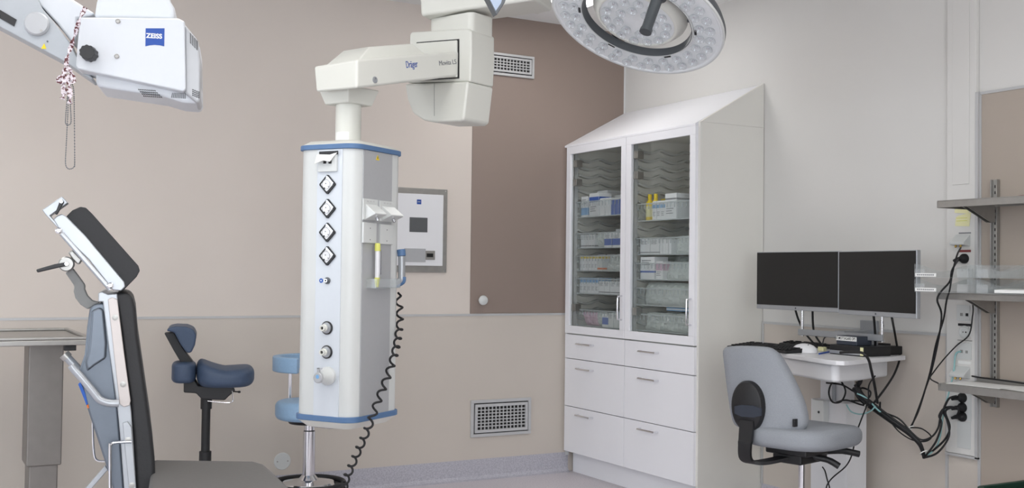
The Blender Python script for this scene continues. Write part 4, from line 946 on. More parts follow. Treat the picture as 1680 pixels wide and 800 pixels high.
# ============================================================ steel side table
st = thing('steel_table', 'brushed steel table with raised rim on a square telescopic leg at the left edge', 'table', (-3.9, -.65, 0))
x1_, x0_, y0_, y1_, zt_ = -3.335+3.9, -.55, -.40, .30, .925
b = B(); box(b, x0_, x1_, y0_, y1_, zt_-.022, zt_)
for a in ((x0_, x1_, y0_, y0_+.018), (x0_, x1_, y1_-.018, y1_), (x0_, x0_+.018, y0_, y1_), (x1_-.018, x1_, y0_, y1_)): box(b, a[0], a[1], a[2], a[3], zt_, zt_+.012)
obj('table_top', b, 'steel', st, .004)
b = B(); box(b, x1_-.10, x1_-.055, y0_+.02, y0_+.05, zt_-.045, zt_-.0225); obj('black_stop', b, 'black', st, .002)
lx0 = P(46, 620, Y=-.85).x+3.9; lx1 = P(104, 620, Y=-.85).x+3.9; zj = P(75, 764, Y=-.85).z
b = B(); box(b, lx0, lx1, -.20, -.02, zj, zt_-.023); LEGM = mat('satin steel leg', s2l(134, 130, 126), .38, .75, noise=.04, scale=20); obj('leg_sleeve', b, LEGM, st, .006)
b = B(); box(b, lx0+.012, lx1-.012, -.188, -.032, .06, zj+.01); obj('leg_inner', b, LEGM, st, .006)
b = B(); box(b, lx0-.12, lx1+.12, -.36, .16, .0, .06); obj('foot_plate', b, 'steel', st, .01)

# ============================================================ saddle stool
MK = frame((P(338, 660, D=5.15).x, P(338, 660, D=5.15).y, 0), camdir((338-840)/1800, 1))
sd = thing('saddle_stool', 'dark blue leather saddle stool with small backrest on a black post', 'stool', MK)
def kp(pts, Y, dep, nm, material, bev=.004, seg=3, par=None): return obj(nm, plate(B(), pts, MK, Y, dep), material, par or sd, bev, seg)
# saddle seat as a lofted cushion
zA = P(350, 615, MK, Y=0).z
cS = P(368, 610, MK, Y=0); hx = (P(417, 610, MK, Y=0).x-P(322, 610, MK, Y=0).x)/2; cxS = (P(417, 610, MK, Y=0).x+P(322, 610, MK, Y=0).x)/2
zlo, zhi = P(368, 631, MK, Y=0).z, P(368, 600, MK, Y=0).z
b = B(); slab(b, (cxS, 0), hx, .17, zlo, zhi, 3, .035, 48, 6, bow=lambda x, y: .050*max(0, -x/hx)**1.3*(1-.3*abs(y)/.17)+.006*max(0, x/hx)-.012*(abs(y)/.17)**2)
obj('seat', b, 'navy', sd)
b = B(); c3 = P(302, 608, MK, Y=.0); slab(b, (c3.x, -.02), .055, .10, P(300, 625, MK, Y=0).z, P(300, 592, MK, Y=0).z, 3, .02, 32, 5); obj('seat_rear_lobe', b, 'navy', sd)
kp(c2((436, 388), (444, 379), (462, 376), (490, 377), (508, 384), (516, 400), (512, 425), (502, 446), (490, 446), (474, 424), (458, 393)), -.14, .28, 'backrest', 'navy', .022, 5)
kp(c2((431, 394), (456, 391), (474, 424), (492, 450), (506, 468), (514, 482), (508, 515), (480, 520), (468, 492), (474, 470), (455, 438)), -.035, .08, 'backrest_arm', 'black', .004)
mech = kp(c2((482, 515), (512, 518), (520, 532), (612, 535), (618, 545), (600, 560), (590, 570), (530, 568), (515, 552), (482, 550)), -.07, .14, 'mechanism', 'black', .006)
b = B(); p = P(*c2((628, 548))[0], MK, Y=-.06); tube(b, [P(*c2((585, 545))[0], MK, Y=-.06), p], .003, 8); lathe(b, [(0, -.006), (.006, -.004), (.007, 0), (.006, .004), (0, .006)], p, n=14); obj('adjusting_lever', b, 'black', mech)
b = B(); tube(b, smooth([P(*q, MK, Y=-.07) for q in c2((545, 572), (605, 576), (611, 560), (609, 545))], 5), .0025, 8); obj('wire_lever', b, 'chrome', mech)
px_ = P(338, 680, MK, Y=0).x; zm = P(338, 656, MK, Y=0).z
b = B(); lathe(b, [(0, .34), (.020, .34), (.020, zm-.04), (.026, zm-.04), (.026, zm+.01), (0, zm+.01)], (px_, 0, 0), n=24); obj('post', b, 'black', sd)
b = B(); lathe(b, [(0, .08), (.028, .08), (.028, .36), (0, .36)], (px_, 0, 0), n=24); obj('lower_post', b, 'black', sd)
def star(root, cx, cy, rad, material, z=.09, n=5, r0=.03):
    for k in range(n):
        a = 2*PI*k/n+.3; d = Vector((math.cos(a), math.sin(a), 0)); s_ = Vector((-d.y, d.x, 0)); c = Vector((cx, cy, 0)); b = B()
        A = [c+d*r0+s_*.022+Vector((0, 0, z-.02)), c+d*r0-s_*.022+Vector((0, 0, z-.02)), c+d*r0-s_*.018+Vector((0, 0, z+.025)), c+d*r0+s_*.018+Vector((0, 0, z+.025))]
        e = c+d*rad; Bq = [e+s_*.014+Vector((0, 0, z-.025)), e-s_*.014+Vector((0, 0, z-.025)), e-s_*.012+Vector((0, 0, z-.005)), e+s_*.012+Vector((0, 0, z-.005))]
        extr(b, A, Bq); lg = obj('base_leg', b, material, root, .004)
        b = B()
        for w in (-1, 1): lathe(b, [(0, 0), (.022, 0), (.025, .003), (.025, .014), (.022, .017), (0, .017)], e-d*.01+s_*w*.004+Vector((0, 0, .0255)), s_*w, 20)
        tube(b, [e-d*.01+Vector((0, 0, .03)), e-d*.01+Vector((0, 0, z-.02))], .007, 8); obj('caster', b, 'black', lg)
star(sd, px_, 0, .25, 'black')

# ============================================================ round stool behind the pendant
MR = frame((P(507, 730, D=5.45).x, P(507, 730, D=5.45).y, 0), camdir((507-840)/1800, 1))
rs = thing('round_stool', 'light blue round surgeon stool with chrome post behind the white pendant', 'stool', MR)
z0, z1 = P(507, 692, MR, Y=-.12).z, P(507, 656, MR, Y=0).z
b = B(); slab(b, (0, 0), .168, .168, z0, z1, 2, .028, 56, 6); obj('seat', b, 'lightblue', rs)
b = B(); lathe(b, [(0, z0-.02), (.10, z0-.02), (.11, z0-.001), (0, z0-.001)], n=36); obj('seat_plate', b, 'black', rs)
b = B(); tube(b, [(.02, -.10, z0-.02), (.10, -.14, z0-.024), (.14, -.15, z0-.02)], .007, 8); obj('height_lever', b, 'chrome', rs)
zbz = .16
b = B(); lathe(b, [(0, zbz), (.031, zbz), (.031, z0-.06), (.027, z0-.055), (.027, z0-.018), (0, z0-.018)], n=28); obj('post', b, 'chrome', rs)
b = B(); lathe(b, [(0, .15), (.125, .15), (.132, .156), (.125, .166), (.05, .178), (.032, .20), (0, .20)], n=56); obj('foot_disc', b, 'chrome', rs)
b = B(); ring = [(.178+.010*math.cos(t*PI/8), .155+.016*math.sin(t*PI/8)) for t in range(17)]; lathe(b, ring, n=64); 
obj('foot_ring', b, 'black', rs)
b = B(); lathe(b, [(0, .06), (.16, .06), (.175, .10), (.170, .148), (0, .149)], n=56); obj('base_drum', b, 'black', rs)
for k in range(5):
    a = 2*PI*k/5+.2; c = Vector((.15*math.cos(a), .15*math.sin(a), 0)); b = B(); lathe(b, [(0, -.012), (.026, -.012), (.029, 0), (.026, .012), (0, .012)], c+Vector((0, 0, .0295)), (-math.sin(a), math.cos(a), 0), 20); tube(b, [c+Vector((0, 0, .03)), c+Vector((0, 0, .065))], .01, 8); obj('caster', b, 'rubber', rs)
# backrest: curved pad held by a bar at the rear left
zb0, zb1 = P(470, 608, MR, Y=.0).z, P(470, 583, MR, Y=0).z
b = B(); A = []; n = 14; R1, R2 = .185, .150
for k in range(n+1): a = math.radians(100+150*k/n); A.append((a))
o_ = [(R1*math.cos(a), R1*math.sin(a)) for a in A]+[(R2*math.cos(a), R2*math.sin(a)) for a in reversed(A)]
extr(b, [(x, y, zb0) for x, y in o_], [(x, y, zb1) for x, y in o_]); obj('backrest', b, 'lightblue', rs, .008, 4)
b = B(); tube(b, smooth([(-.02, .10, z0-.012), (-.09, .19, z0-.012), (-.10, .20, z0+.05), (-.10, .195, zb0+.02), (-.09, .168, zb0+.03)], 6), .010, 10); obj('backrest_bar', b, 'chrome', rs)

# ============================================================ right wall: service panel, sockets, shelves
XP = -.024
def wpn(x, y, X=XP): return P(x, y, X=X)
sv = thing('service_panel', 'tall white wall service panel carrying sockets and outlets beside the shelves', 'service panel', (0, -2.557, .46))
o_ = Vector((0, -2.557, .46)); XR = XP
b = B(); box(b, XP, -.001, -.074, .074, .0, ZC-.46-.003); obj('trunking', b, 'wall_white', sv, .003)
b = B(); box(b, XP-.002, -.001, -.086, -.072, -.01, 1.55); box(b, XP-.002, -.001, -.086, .078, -.012, -.001); obj('edge_profile', b, 'trim', sv, .001)
def sq(nm, x0, y0, x1, y1, th, material, par, X=XR, bev=.0008):
    a = P(x0, (y0+y1)/2, X=X)-o_; c = P(x1, (y0+y1)/2, X=X)-o_; z1 = P((x0+x1)/2, y0, X=X).z-o_.z; z0 = P((x0+x1)/2, y1, X=X).z-o_.z
    b = B(); box(b, X-th, X+.001, min(a.y, c.y), max(a.y, c.y), z0, z1); return obj(nm, b, material, par, bev)
def opening(par, x, y, X, w=.010, material='darkhole'):
    p = P(x, y, X=X)-o_; b = B(); box(b, X-.0012, X+.0005, p.y-w/2, p.y+w/2, p.z-w/2, p.z+w/2); return obj('jack', b, material, par)
# data outlet with one open and one black jack
d1 = sq('data_outlet', 1571, 500, 1592, 526, .006, 'plastic', sv); opening(d1, 1577.5, 515.5, XR-.006, .013, 'creamdark'); opening(d1, 1586.5, 516, XR-.006, .013, 'black')
sq('label_strip', 1572, 530.5, 1593, 534.5, .002, 'black', sv)
p = P(1583, 544.5, X=XR)-o_; b = B(); lathe(b, [(0, 0), (.028, 0), (.028, .004), (.024, .006), (.020, .001), (0, .001)], p, (-1, 0, 0), 32); so = obj('round_socket', b, 'plastic', sv)
b = B(); disc(b, p+Vector((-.0015, -.006, 0)), (-1, 0, 0), .0035, .001, 12); disc(b, p+Vector((-.0015, .008, .0)), (-1, 0, 0), .0025, .001, 12); obj('socket_hole', b, 'black', so)
sq('label_line', 1571, 557.5, 1595, 559, .0015, 'creamdark', sv)
d2 = sq('data_outlet', 1571, 562, 1594, 589, .005, 'plastic', sv); opening(d2, 1577.5, 576, XR-.005, .013, 'creamdark'); opening(d2, 1586, 577, XR-.005, .012, 'creamdark')
sq('label_strip', 1572, 592, 1593, 597, .0015, 'paper', sv)
def slope_outlet(x0, x1, yt, yb_, par):
    a = P(x0, (yt+yb_)/2, X=XR)-o_; c = P(x1, (yt+yb_)/2, X=XR)-o_; zt2 = P((x0+x1)/2, yt, X=XR).z-o_.z; zb2 = P((x0+x1)/2, yb_, X=XR).z-o_.z; H = zt2-zb2
    b = B(); ring = [(XR, zt2), (XR-.042, zb2+H*.30), (XR-.040, zb2+H*.12), (XR, zb2)]
    extr(b, [(x, a.y, z) for x, z in ring], [(x, c.y, z) for x, z in ring]); h = obj('sloped_outlet', b, 'plastic', par, .002)
    for f_ in (.35, .68):
        y = a.y+(c.y-a.y)*f_; b = B(); lathe(b, [(0, 0), (.005, 0), (.005, .012), (.0035, .013), (0, .013)], (XR-.030, y, zb2+H*.14), (-.35, 0, -.94), 12); g = obj('phono_jack', b, 'gold', h)
    return h
slope_outlet(1567, 1592, 600, 620, sv); slope_outlet(1568, 1592, 384, 404, sv)
sq('label_strip', 1573, 381, 1593, 383, .0012, 'printgrey', sv); sq('red_label', 1573, 409.5, 1593, 413.5, .0015, 'red', sv)
d3 = sq('data_outlet', 1573, 440, 1596, 466, .005, 'plastic', sv); opening(d3, 1579, 443, XR-.005, .008, 'creamdark'); opening(d3, 1589, 442, XR-.005, .008, 'creamdark')
sq('blank_cover', 1571, 691, 1593, 735, .003, 'plastic', sv)
lp = sq('lower_label', 1573, 645, 1594, 690, .002, 'plastic', sv)
# yellow notes
for (nm, q_, lab) in (('n', [(1567, 338), (1591, 337), (1589, 350), (1566, 349)], 'upper pale yellow sticky note under the top shelf'), ('n', [(1568, 357), (1571, 354), (1593, 348), (1590, 371), (1567, 370.5)], 'lower pale yellow sticky note with writing on the white service panel')):
    a = [P(x, y, X=XP-.002) for x, y in q_]; c = sum(a, Vector())/len(a); t = thing('sticky_note', lab, 'note', c)
    b = B(); extr(b, [v-c for v in a], [v-c+Vector((.0009+.004*(v.z > c.z)*0, 0, 0)) for v in a]); obj('note_paper', b, 'note', t)
    b = B(); k = 0
    if 'writing' in lab:
        for k in range(2):
            z = .006-.012*k; box(b, -.0008, .0, -.028, .026, z, z+.0025)
        obj('handwriting', b, 'limeyellow', t)
# black plugs
def plug(x, y, X, label, group=None, big=.021):
    p = P(x, y, X=X); t = thing('power_plug', label, 'plug', p, group)
    b = B(); lathe(b, [(0, 0), (big, 0), (big, .010), (big*.8, .018), (big*.5, .026), (0, .028)], axis=(-1, 0, 0), n=24); obj('plug_body', b, 'rubber', t)
    b = B(); tube(b, [(-.014, 0, 0), (-.020, big*1.1, -.003), (-.022, big*1.9, -.010)], [.011, .009, .006], 10); obj('strain_relief', b, 'rubber', t); return p+Vector((-.022, big*1.9, -.010))
pe0 = plug(1583, 424, XR-.001, 'black power plug under the red label, behind the clear trays')
pe1 = plug(1580, 652, XR-.001, 'black power plug, topmost of three below the lowest shelf')
pe2 = plug(1580, 668, XR-.001, 'black power plug, middle one of three below the lowest shelf')
pe3 = plug(1580, 683, XR-.001, 'black power plug, lowest of three below the lowest shelf')
# shelf uprights and shelves
for (yc, lab) in ((-2.722, 'slotted steel wall upright carrying the three steel shelves'),):
    t = thing('shelf_upright', lab, 'shelf upright', (-.008, yc, .68)); b = B()
    box(b, -.022, -.001, -.016, -.011, 0, .95); box(b, -.022, -.001, .011, .016, 0, .95); box(b, -.008, -.001, -.011, .011, 0, .95); obj('channel', b, 'steel', t, .001)
    b = B()
    for k in range(36): box(b, -.0088, -.0078, -.004, .004, .012+.0258*k, .024+.0258*k)
    obj('slots', b, 'darkhole', t)
SH = []
for (z, xf, nm, th) in ((1.534, -.285, 'topmost steel wall shelf with a triangular bracket below', .030), (1.156, -.28, 'middle steel wall shelf carrying the clear letter trays', .028), (.783, -.275, 'lowest steel wall shelf with loose papers on it', .030)):
    t = thing('wall_shelf', nm, 'shelf', (0, -3.2, z)); yl, yr = -3.75+3.2, -2.648+3.2
    b = B(); box(b, xf, -.035, yl, yr, -.004, 0); box(b, xf, xf+.003, yl, yr, -th, -.004); box(b, xf, -.035, yr-.003, yr, -th, -.004); box(b, -.038, -.035, yl, yr, -.02, .018)
    obj('shelf_board', b, 'steel', t, .001)
    ys = -2.722+3.2; b = B()
    ring = [(xf+.03, -.005), (-.034, -.005), (-.034, -.085), (-.06, -.085)]
    extr(b, [(x, ys-.012, zz) for x, zz in ring], [(x, ys-.009, zz) for x, zz in ring]); extr(b, [(x, ys+.009, zz) for x, zz in ring], [(x, ys+.012, zz) for x, zz in ring]); obj('bracket', b, 'steel', t)
    SH.append(z)
# letter trays on the middle shelf
def tray(x0_, x1_, y0_, y1_, z, label):
    t = thing('letter_tray', label, 'letter tray', ((x0_+x1_)/2, (y0_+y1_)/2, z)); w, d = (x1_-x0_)/2, (y1_-y0_)/2; b = B(); tk = .0025
    box(b, -w, w, -d, d, 0, tk)
    n = 16
    def wall(pts):
        extr(b, [(x, y, tk) for x, y, h in pts]+[(x, y, h) for x, y, h in reversed(pts)], [(x+dx, y+dy, tk) for (x, y, h), (dx, dy) in zip(pts, [off]*len(pts))]+[(x+off[0], y+off[1], h) for x, y, h in reversed(pts)])
    off = (0, tk); wall([(-w+2*w*i/n, d-tk, .055-.028*math.sin(PI*i/n)**2) for i in range(n+1)])
    wall([(-w+2*w*i/n, -d, .055-.028*math.sin(PI*i/n)**2) for i in range(n+1)])
    box(b, w-tk, w, -d, d, tk, .055); box(b, -w, -w+tk, -d, -d+.05, tk, .035); box(b, -w, -w+tk, d-.05, d, tk, .035)
    obj('tray_body', b, 'acryl', t, .0008)
    return t
for (yc, who) in ((-2.76, 'left'), (-3.055, 'right')):
    for k, wh in enumerate(('lower', 'upper')):
        t = tray(-.40, -.06, yc-.128, yc+.128, 1.157+.059*k, f'clear acrylic letter tray, {wh} one of the {who} stack on the middle shelf')
        if who == 'left':
            b = B(); box(b, -.1715, -.170, .02, .122, .004, .018); l_ = obj('tray_label', b, 'paper', t)
            text('label_print', 'FAKTUROR' if False else 'PAPPER' if False else 'IIIIII IIIIIII', .011, 'printgrey', l_, (-.1718, .118, .007), (0, -1, 0), (0, 0, 1), .0002, .9) if False else None
            b = B(); 
            for q in range(9): box(b, -.1722, -.1714, .030+.0095*q, .0365+.0095*q, .009, .0135)
            obj('label_print', b, 'printgrey', l_)
def sheet(c, w, d, rz, z, label, th=.0012, material='paper'):
    t = thing('paper_sheet', label, 'paper', Matrix.Translation(Vector((c[0], c[1], z))) @ Matrix.Rotation(rz, 4, 'Z')); b = B(); n = 8
    A = [(-w/2+w*i/n, .0+.004*math.sin(PI*i/n)) for i in range(n+1)]
    extr(b, [(x, -d/2, zz) for x, zz in A]+[(x, -d/2, zz+th) for x, zz in reversed(A)], [(x, d/2, zz) for x, zz in A]+[(x, d/2, zz+th) for x, zz in reversed(A)]); obj('sheet', b, material, t); return t
sheet((-.25, -3.05), .2, .17, .1, 1.161, 'stack of white paper lying in the right lower letter tray', .012)
sheet((-.18, -2.80), .17, .24, .05, .7845, 'white paper sheet lying on the left of the lowest shelf')
sheet((-.16, -3.05), .2, .28, -.2, .7845, 'pale sheet lying on the right of the lowest shelf')
b = B(); tube(b, smooth([(-.03, -2.62, .80), (-.08, -2.70, .803), (-.12, -2.80, .806), (-.10, -2.92, .800), (-.14, -3.02, .798)], 6), .0035, 8); tag(obj('shelf_cable', b, 'rubber'), 'short black cable lying across the papers on the lowest shelf', 'cable')
b = B(); tube(b, smooth([(-.12, -2.86, 1.54), (-.11, -2.92, 1.545), (-.12, -3.0, 1.542), (-.10, -3.1, 1.543)], 6), .005, 8); tag(obj('rolled_cloth', b, 'red'), 'thin dark red roll lying on the topmost shelf', 'cloth')
# ============================================================ dark green crate, bottom right
cg = Vector((-.29, -3.18, 0))
t = thing('plastic_crate', 'dark green plastic crate whose rim shows at the bottom right', 'crate', (cg.x, cg.y, 0)); zg = .44
b = B()
rprism(b, -.2, .2, -.28, .17, .003, .012, .03)
def ringwall(b, x0, x1, y0, y1, z0, z1, th, r):
    O = rr(x0, x1, y0, y1, r); I_ = rr(x0+th, x1-th, y0+th, y1-th, max(.004, r-th)); n = len(O)
    vo0 = [b.verts.new((x, y, z0)) for x, y in O]; vo1 = [b.verts.new((x, y, z1)) for x, y in O]; vi0 = [b.verts.new((x, y, z0)) for x, y in I_]; vi1 = [b.verts.new((x, y, z1)) for x, y in I_]
    for i in range(n):
        j = (i+1) % n
        for q_ in ((vo0[i], vo0[j], vo1[j], vo1[i]), (vi0[j], vi0[i], vi1[i], vi1[j]), (vo1[i], vo1[j], vi1[j], vi1[i]), (vo0[j], vo0[i], vi0[i], vi0[j])): b.faces.new(q_)
ringwall(b, -.2, .2, -.28, .17, .003, zg-.02, .006, .03); obj('crate_body', b, 'green', t)
b = B(); ringwall(b, -.215, .215, -.295, .185, zg-.02, zg, .021, .04); obj('crate_rim', b, 'green', t, .002)

# ============================================================ desk
ZD = .862
dk = thing('height_adjustable_desk', 'white wall-side computer desk with rounded corner on a white lifting column', 'desk', (-.3, -1.9, 0)); o_ = Vector((-.3, -1.9, 0))
dp = [P(x, y, Z=ZD) for x, y in ((1209, 567), (1330, 586), (1350, 589), (1360, 590.3), (1372, 591.4), (1385, 591.8), (1397, 591.3), (1412, 589.8), (1480, 583.5))]
yl = dp[0].y+.05
pts = [Vector((-.03, dp[0].y+.02, ZD)), Vector((dp[0].x+.03, dp[0].y+.02, ZD))]+dp[:-1]+[Vector((-.035, dp[-1].y+.01, ZD))]
b = B(); extr(b, [p-o_-Vector((0, 0, .020)) for p in pts], [p-o_ for p in pts]); obj('desk_top', b, 'white', dk, .003)
# apron set back under the top
def ins(p, d): 
    c = Vector((-.25, -1.85, 0)); v = Vector((p.x-c.x, p.y-c.y, 0)); L = v.length; return c+v*((L-d)/L)
ap = [Vector((-.09, dp[0].y-.02, 0)), ins(dp[0], .06), ins(dp[2], .07), ins(dp[4], .065), ins(dp[5], .07), ins(dp[6], .08), Vector((-.36, -2.31, 0)), Vector((-.09, -2.22, 0))]
a2 = []
for i, p in enumerate(ap): a2.append(Vector((p.x, p.y, 0))-o_)
b = B(); extr(b, [p+Vector((0, 0, ZD-.098)) for p in a2], [p+Vector((0, 0, ZD-.0205)) for p in a2]); obj('apron', b, 'white', dk, .012, 4)
cY = P(1375, 640, X=-.13).y
b = B(); box(b, -.17+.3, -.10+.3, cY+1.9-.075, cY+1.9+.075, .35, ZD-.099); obj('inner_column', b, 'white', dk, .003)
b = B(); tube(b, [(-.178+.3, cY+1.9-.02, .35), (-.178+.3, cY+1.9-.02, ZD-.099)], .009, 10); obj('guide_tube', b, 'alu', dk)
zc_ = P(1375, 659, X=-.2).z
b = B(); box(b, -.21+.3, -.08+.3, cY+1.9-.13, cY+1.9+.095, .03, zc_); obj('outer_column', b, 'white', dk, .003)
q_ = P(1351, 675, X=-.215); b = B(); box(b, -.245+.3, -.209+.3, q_.y+1.9-.03, q_.y+1.9+.045, q_.z-.045, q_.z+.055); cb = obj('control_box', b, 'plastic', dk, .003)
b = B(); disc(b, (-.245+.3, q_.y+1.9, q_.z), (-1, 0, 0), .006, .002, 14); obj('control_knob', b, 'black', cb)
b = B(); box(b, -.50+.3, -.05+.3, cY+1.9-.13, cY+1.9+.10, 0, .03); obj('foot', b, 'white', dk, .004)
# keyboard
def keyboard(cx, cy, rz, lab, tilt=0):
    t = thing('keyboard', lab, 'keyboard', Matrix.Translation(Vector((cx, cy, ZD+.001))) @ Matrix.Rotation(rz, 4, 'Z'))
    b = B(); ring = [(-.075, 0), (.075, 0), (.075, .024), (-.075, .010)]; extr(b, [(x, -.20, z) for x, z in ring], [(x, .20, z) for x, z in ring]); obj('keyboard_body', b, 'black', t, .003)
    b = B()
    for r in range(6):
        x = -.060+.0235*r
        for k in range(20):
            y = -.19+.0190*k
            if k in (15, 18): continue
            z = .010+(x+.075)/.15*.014; box(b, x, x+.0185, y, y+.0155, z-.001, z+.006)
    obj('keys', b, 'rubber', t, .001, 1); return t
k1 = P(1258, 571.5, Z=ZD+.01); keyboard(k1.x+.02, k1.y+.02, .0, 'black keyboard at the left front of the white desk')
k2 = P(1332, 566, Z=ZD+.01); keyboard(k2.x+.05, k2.y+.0, .06, 'black keyboard lying behind the white mouse')
mz = P(1320, 577.5, Z=ZD+.002); t = thing('computer_mouse', 'white computer mouse on the desk beside the keyboards', 'mouse', Matrix.Translation(Vector((mz.x, mz.y, ZD+.001))) @ Matrix.Rotation(.5, 4, 'Z'))
b = B(); n, k_ = 20, 7; rg = []
for j in range(k_):
    a = PI/2*j/(k_-1); rg.append([b.verts.new(((.040)*math.cos(a)*math.cos(2*PI*i/n), .060*math.cos(a)*math.sin(2*PI*i/n), .042*math.sin(a)**.8 if j else 0)) for i in range(n)] if j < k_-1 else [b.verts.new((0, 0, .042))])
for A, Bq in zip(rg, rg[1:]):
    for i in range(n):
        if len(Bq) == 1: b.faces.new((A[i], A[(i+1) % n], Bq[0]))
        else: b.faces.new((A[i], A[(i+1) % n], Bq[(i+1) % n], Bq[i]))
b.faces.new(rg[0][::-1]); obj('mouse_shell', b, 'white', t)
b = B(); lathe(b, [(0, -.002), (.006, -.002), (.006, .002), (0, .002)], (-.014, -.022, .034), (0, 1, 0), 12); obj('scroll_wheel', b, 'printgrey', t)
# computers and adapters at the right end
def bx3(nm, lab, cat, x0, x1, y0, y1, z0, h, material, rz=0):
    c = Vector(((x0+x1)/2, (y0+y1)/2, z0)); t = thing(nm, lab, cat, Matrix.Translation(c) @ Matrix.Rotation(rz, 4, 'Z')); w, d = (x1-x0)/2, (y1-y0)/2
    b = B(); box(b, -w, w, -d, d, 0, h); obj('case', b, material, t, .003); return t, w, d
fx = -.34; a = P(1361, 580, Z=ZD); c = P(1422, 581, X=a.x)
pc_t, w, d = bx3('mini_computer', 'flat black mini computer with silver front lying on the desk', 'computer', a.x, a.x+.17, P(1417, 582, X=a.x).y, a.y, ZD+.001, .044, 'black')
b = B(); box(b, -w-.003, -w+.001, -d+.02, d-.002, .004, .018); obj('silver_front', b, 'alu', pc_t, .001)
b = B(); box(b, -w-.003, -w+.001, -d+.002, -d+.018, .004, .040); obj('pale_sticker', b, 'note', pc_t)
zb_ = ZD+.001+.045
bxx = a.x+.008; yb0, yb1 = P(1405.5, 560, X=bxx).y, P(1372, 560, X=bxx).y; hb_ = P(1372, 549.5, X=bxx).z-zb_
rt, w, d = bx3('adapter_box', 'dark blue-grey box with a white printed label, on top of the mini computer', 'box', bxx, bxx+.095, yb0, yb1, zb_, hb_, mat('blue grey plastic', s2l(50, 56, 68), .5, noise=.03))
b = B(); box(b, -w-.0012, -w+.0005, -d+.001, d-.0005, hb_*.46, hb_*.93); lb = obj('printed_label', b, 'paper', rt)
text('label_text', 'IT:MOTTAGARE OP3', hb_*.42, 'black', lb, (-w-.0016, d-.002, hb_*.58), (0, -1, 0), (0, 0, 1), .0002, (2*d-.006)/(hb_*.42*9.3), .0002)
a3 = P(1450, 581, Z=ZD); bx3('power_adapter', 'small black power adapter at the right end of the desk', 'adapter', a3.x-.02, a3.x+.09, a3.y-.045, a3.y+.015, ZD+.001, .038, 'rubber')
a4 = P(1430, 579, Z=ZD); bx3('black_box', 'black flat box between the mini computer and the power adapter', 'box', a4.x+.05, a4.x+.15, a3.y+.022, a3.y+.085, ZD+.001, .046, 'black')
p0 = P(1344, 580, Z=ZD+.006); p1 = P(1360, 577, Z=ZD+.006); t = thing('pen', 'blue pen lying on the desk between mouse and mini computer', 'pen', p0); b = B(); tube(b, [(0, 0, 0), p1-p0], .004, 8); obj('pen_barrel', b, 'logoblue', t); b = B(); tube(b, [p1-p0, (p1-p0)*1.15], [.0035, .001], 8); obj('pen_tip', b, 'black', t)
p0 = P(1349, 572, Z=ZD+.012); t = thing('cable_connector', 'pale yellow cable connector lying behind the blue pen', 'connector', p0); b = B(); box(b, -.012, .012, -.018, .018, -.010, .010); obj('plug_head', b, 'note', t, .003); b = B(); tube(b, smooth([(0, 0, .008), (.01, -.002, .05), (.02, -.03, .06), (.04, -.12, .055)], 5), .003, 7); obj('lead', b, 'rubber', t)
# ============================================================ monitors on a wall mount
def monitor(x0, y0, x1, y1, z0, z1, lab):
    A_ = Vector((x0, y0, z0)); Bv = Vector((x1, y1, z0)); d = (Bv-A_); L = d.length; d.normalize(); nrm = Vector((d.y, -d.x, 0))  # nrm: screen's back direction
    if nrm.x < 0: nrm = -nrm
    Mx = Matrix((d, nrm, Vector((0, 0, 1)))).transposed().to_4x4(); Mx.translation = A_
    t = thing('monitor', lab, 'monitor', Mx); H = z1-z0
    b = B(); box(b, 0, L, 0, .022, 0, H); obj('housing', b, 'alu', t, .003)
    b = B(); box(b, .004, L-.004, -.002, .003, .021, H-.004); obj('screen', b, 'screen', t)
    b = B(); box(b, L*.12, L*.88, .021, .042, H*.18, H*.86); obj('rear_cover', b, 'black', t, .006)
    b = B(); disc(b, (L*.5, -.0005, .0105), (0, -1, 0), .0045, .0008, 16); obj('round_badge', b, 'dkgrey', t)
    return t
monitor(-.30, -1.578, -.30, -2.122, 1.052, 1.332, 'left one of two silver-edged monitors with dark screens above the desk')
monitor(-.305, -2.128, -.37, -2.618, 1.046, 1.330, 'right one of two silver-edged monitors, angled towards the room')
XM = -.205
t = thing('monitor_mount', 'silver twin monitor wall bracket with a cross bar and two rods', 'monitor mount', (XM, -2.1, .95)); o_ = Vector((XM, -2.1, .95))
for (rx, ry0, ry1) in ((1316, 508, 551), (1447, 516, 561)):
    a = P(rx, ry1, X=XM)-o_; b = B(); tube(b, [a, (a.x, a.y, 1.20-.95)], .008, 12); obj('rod', b, 'chrome', t)
a = P(1313, 545, X=XM)-o_; c = P(1451, 545, X=XM)-o_; z0 = P(1313, 549, X=XM).z-.95; z1 = P(1313, 539, X=XM).z-.95
b = B(); box(b, -.016, -.008, c.y, a.y, z0, z1); box(b, -.016, .004, c.y, a.y, z0, z0+.003); obj('cross_bar', b, 'alu', t, .001)
b = B()
box(b, -.008, .205-.009, (a.y+c.y)/2-.03, (a.y+c.y)/2+.03, z0-.004, z1+.004); box(b, .178, .196, (a.y+c.y)/2-.05, (a.y+c.y)/2+.05, z0-.05, z1+.05); obj('wall_bracket', b, 'alu', t, .003)
b = B(); 
for f_ in (.08, .92): tube(b, [(.02, a.y+(c.y-a.y)*f_, .20), (.02, a.y+(c.y-a.y)*f_, .21)], .02, 12)
bm_ = B(); box(bm_, -.005, .006, c.y, a.y, .215, .235); b.free(); obj('upper_bar', bm_, 'alu', t, .001)

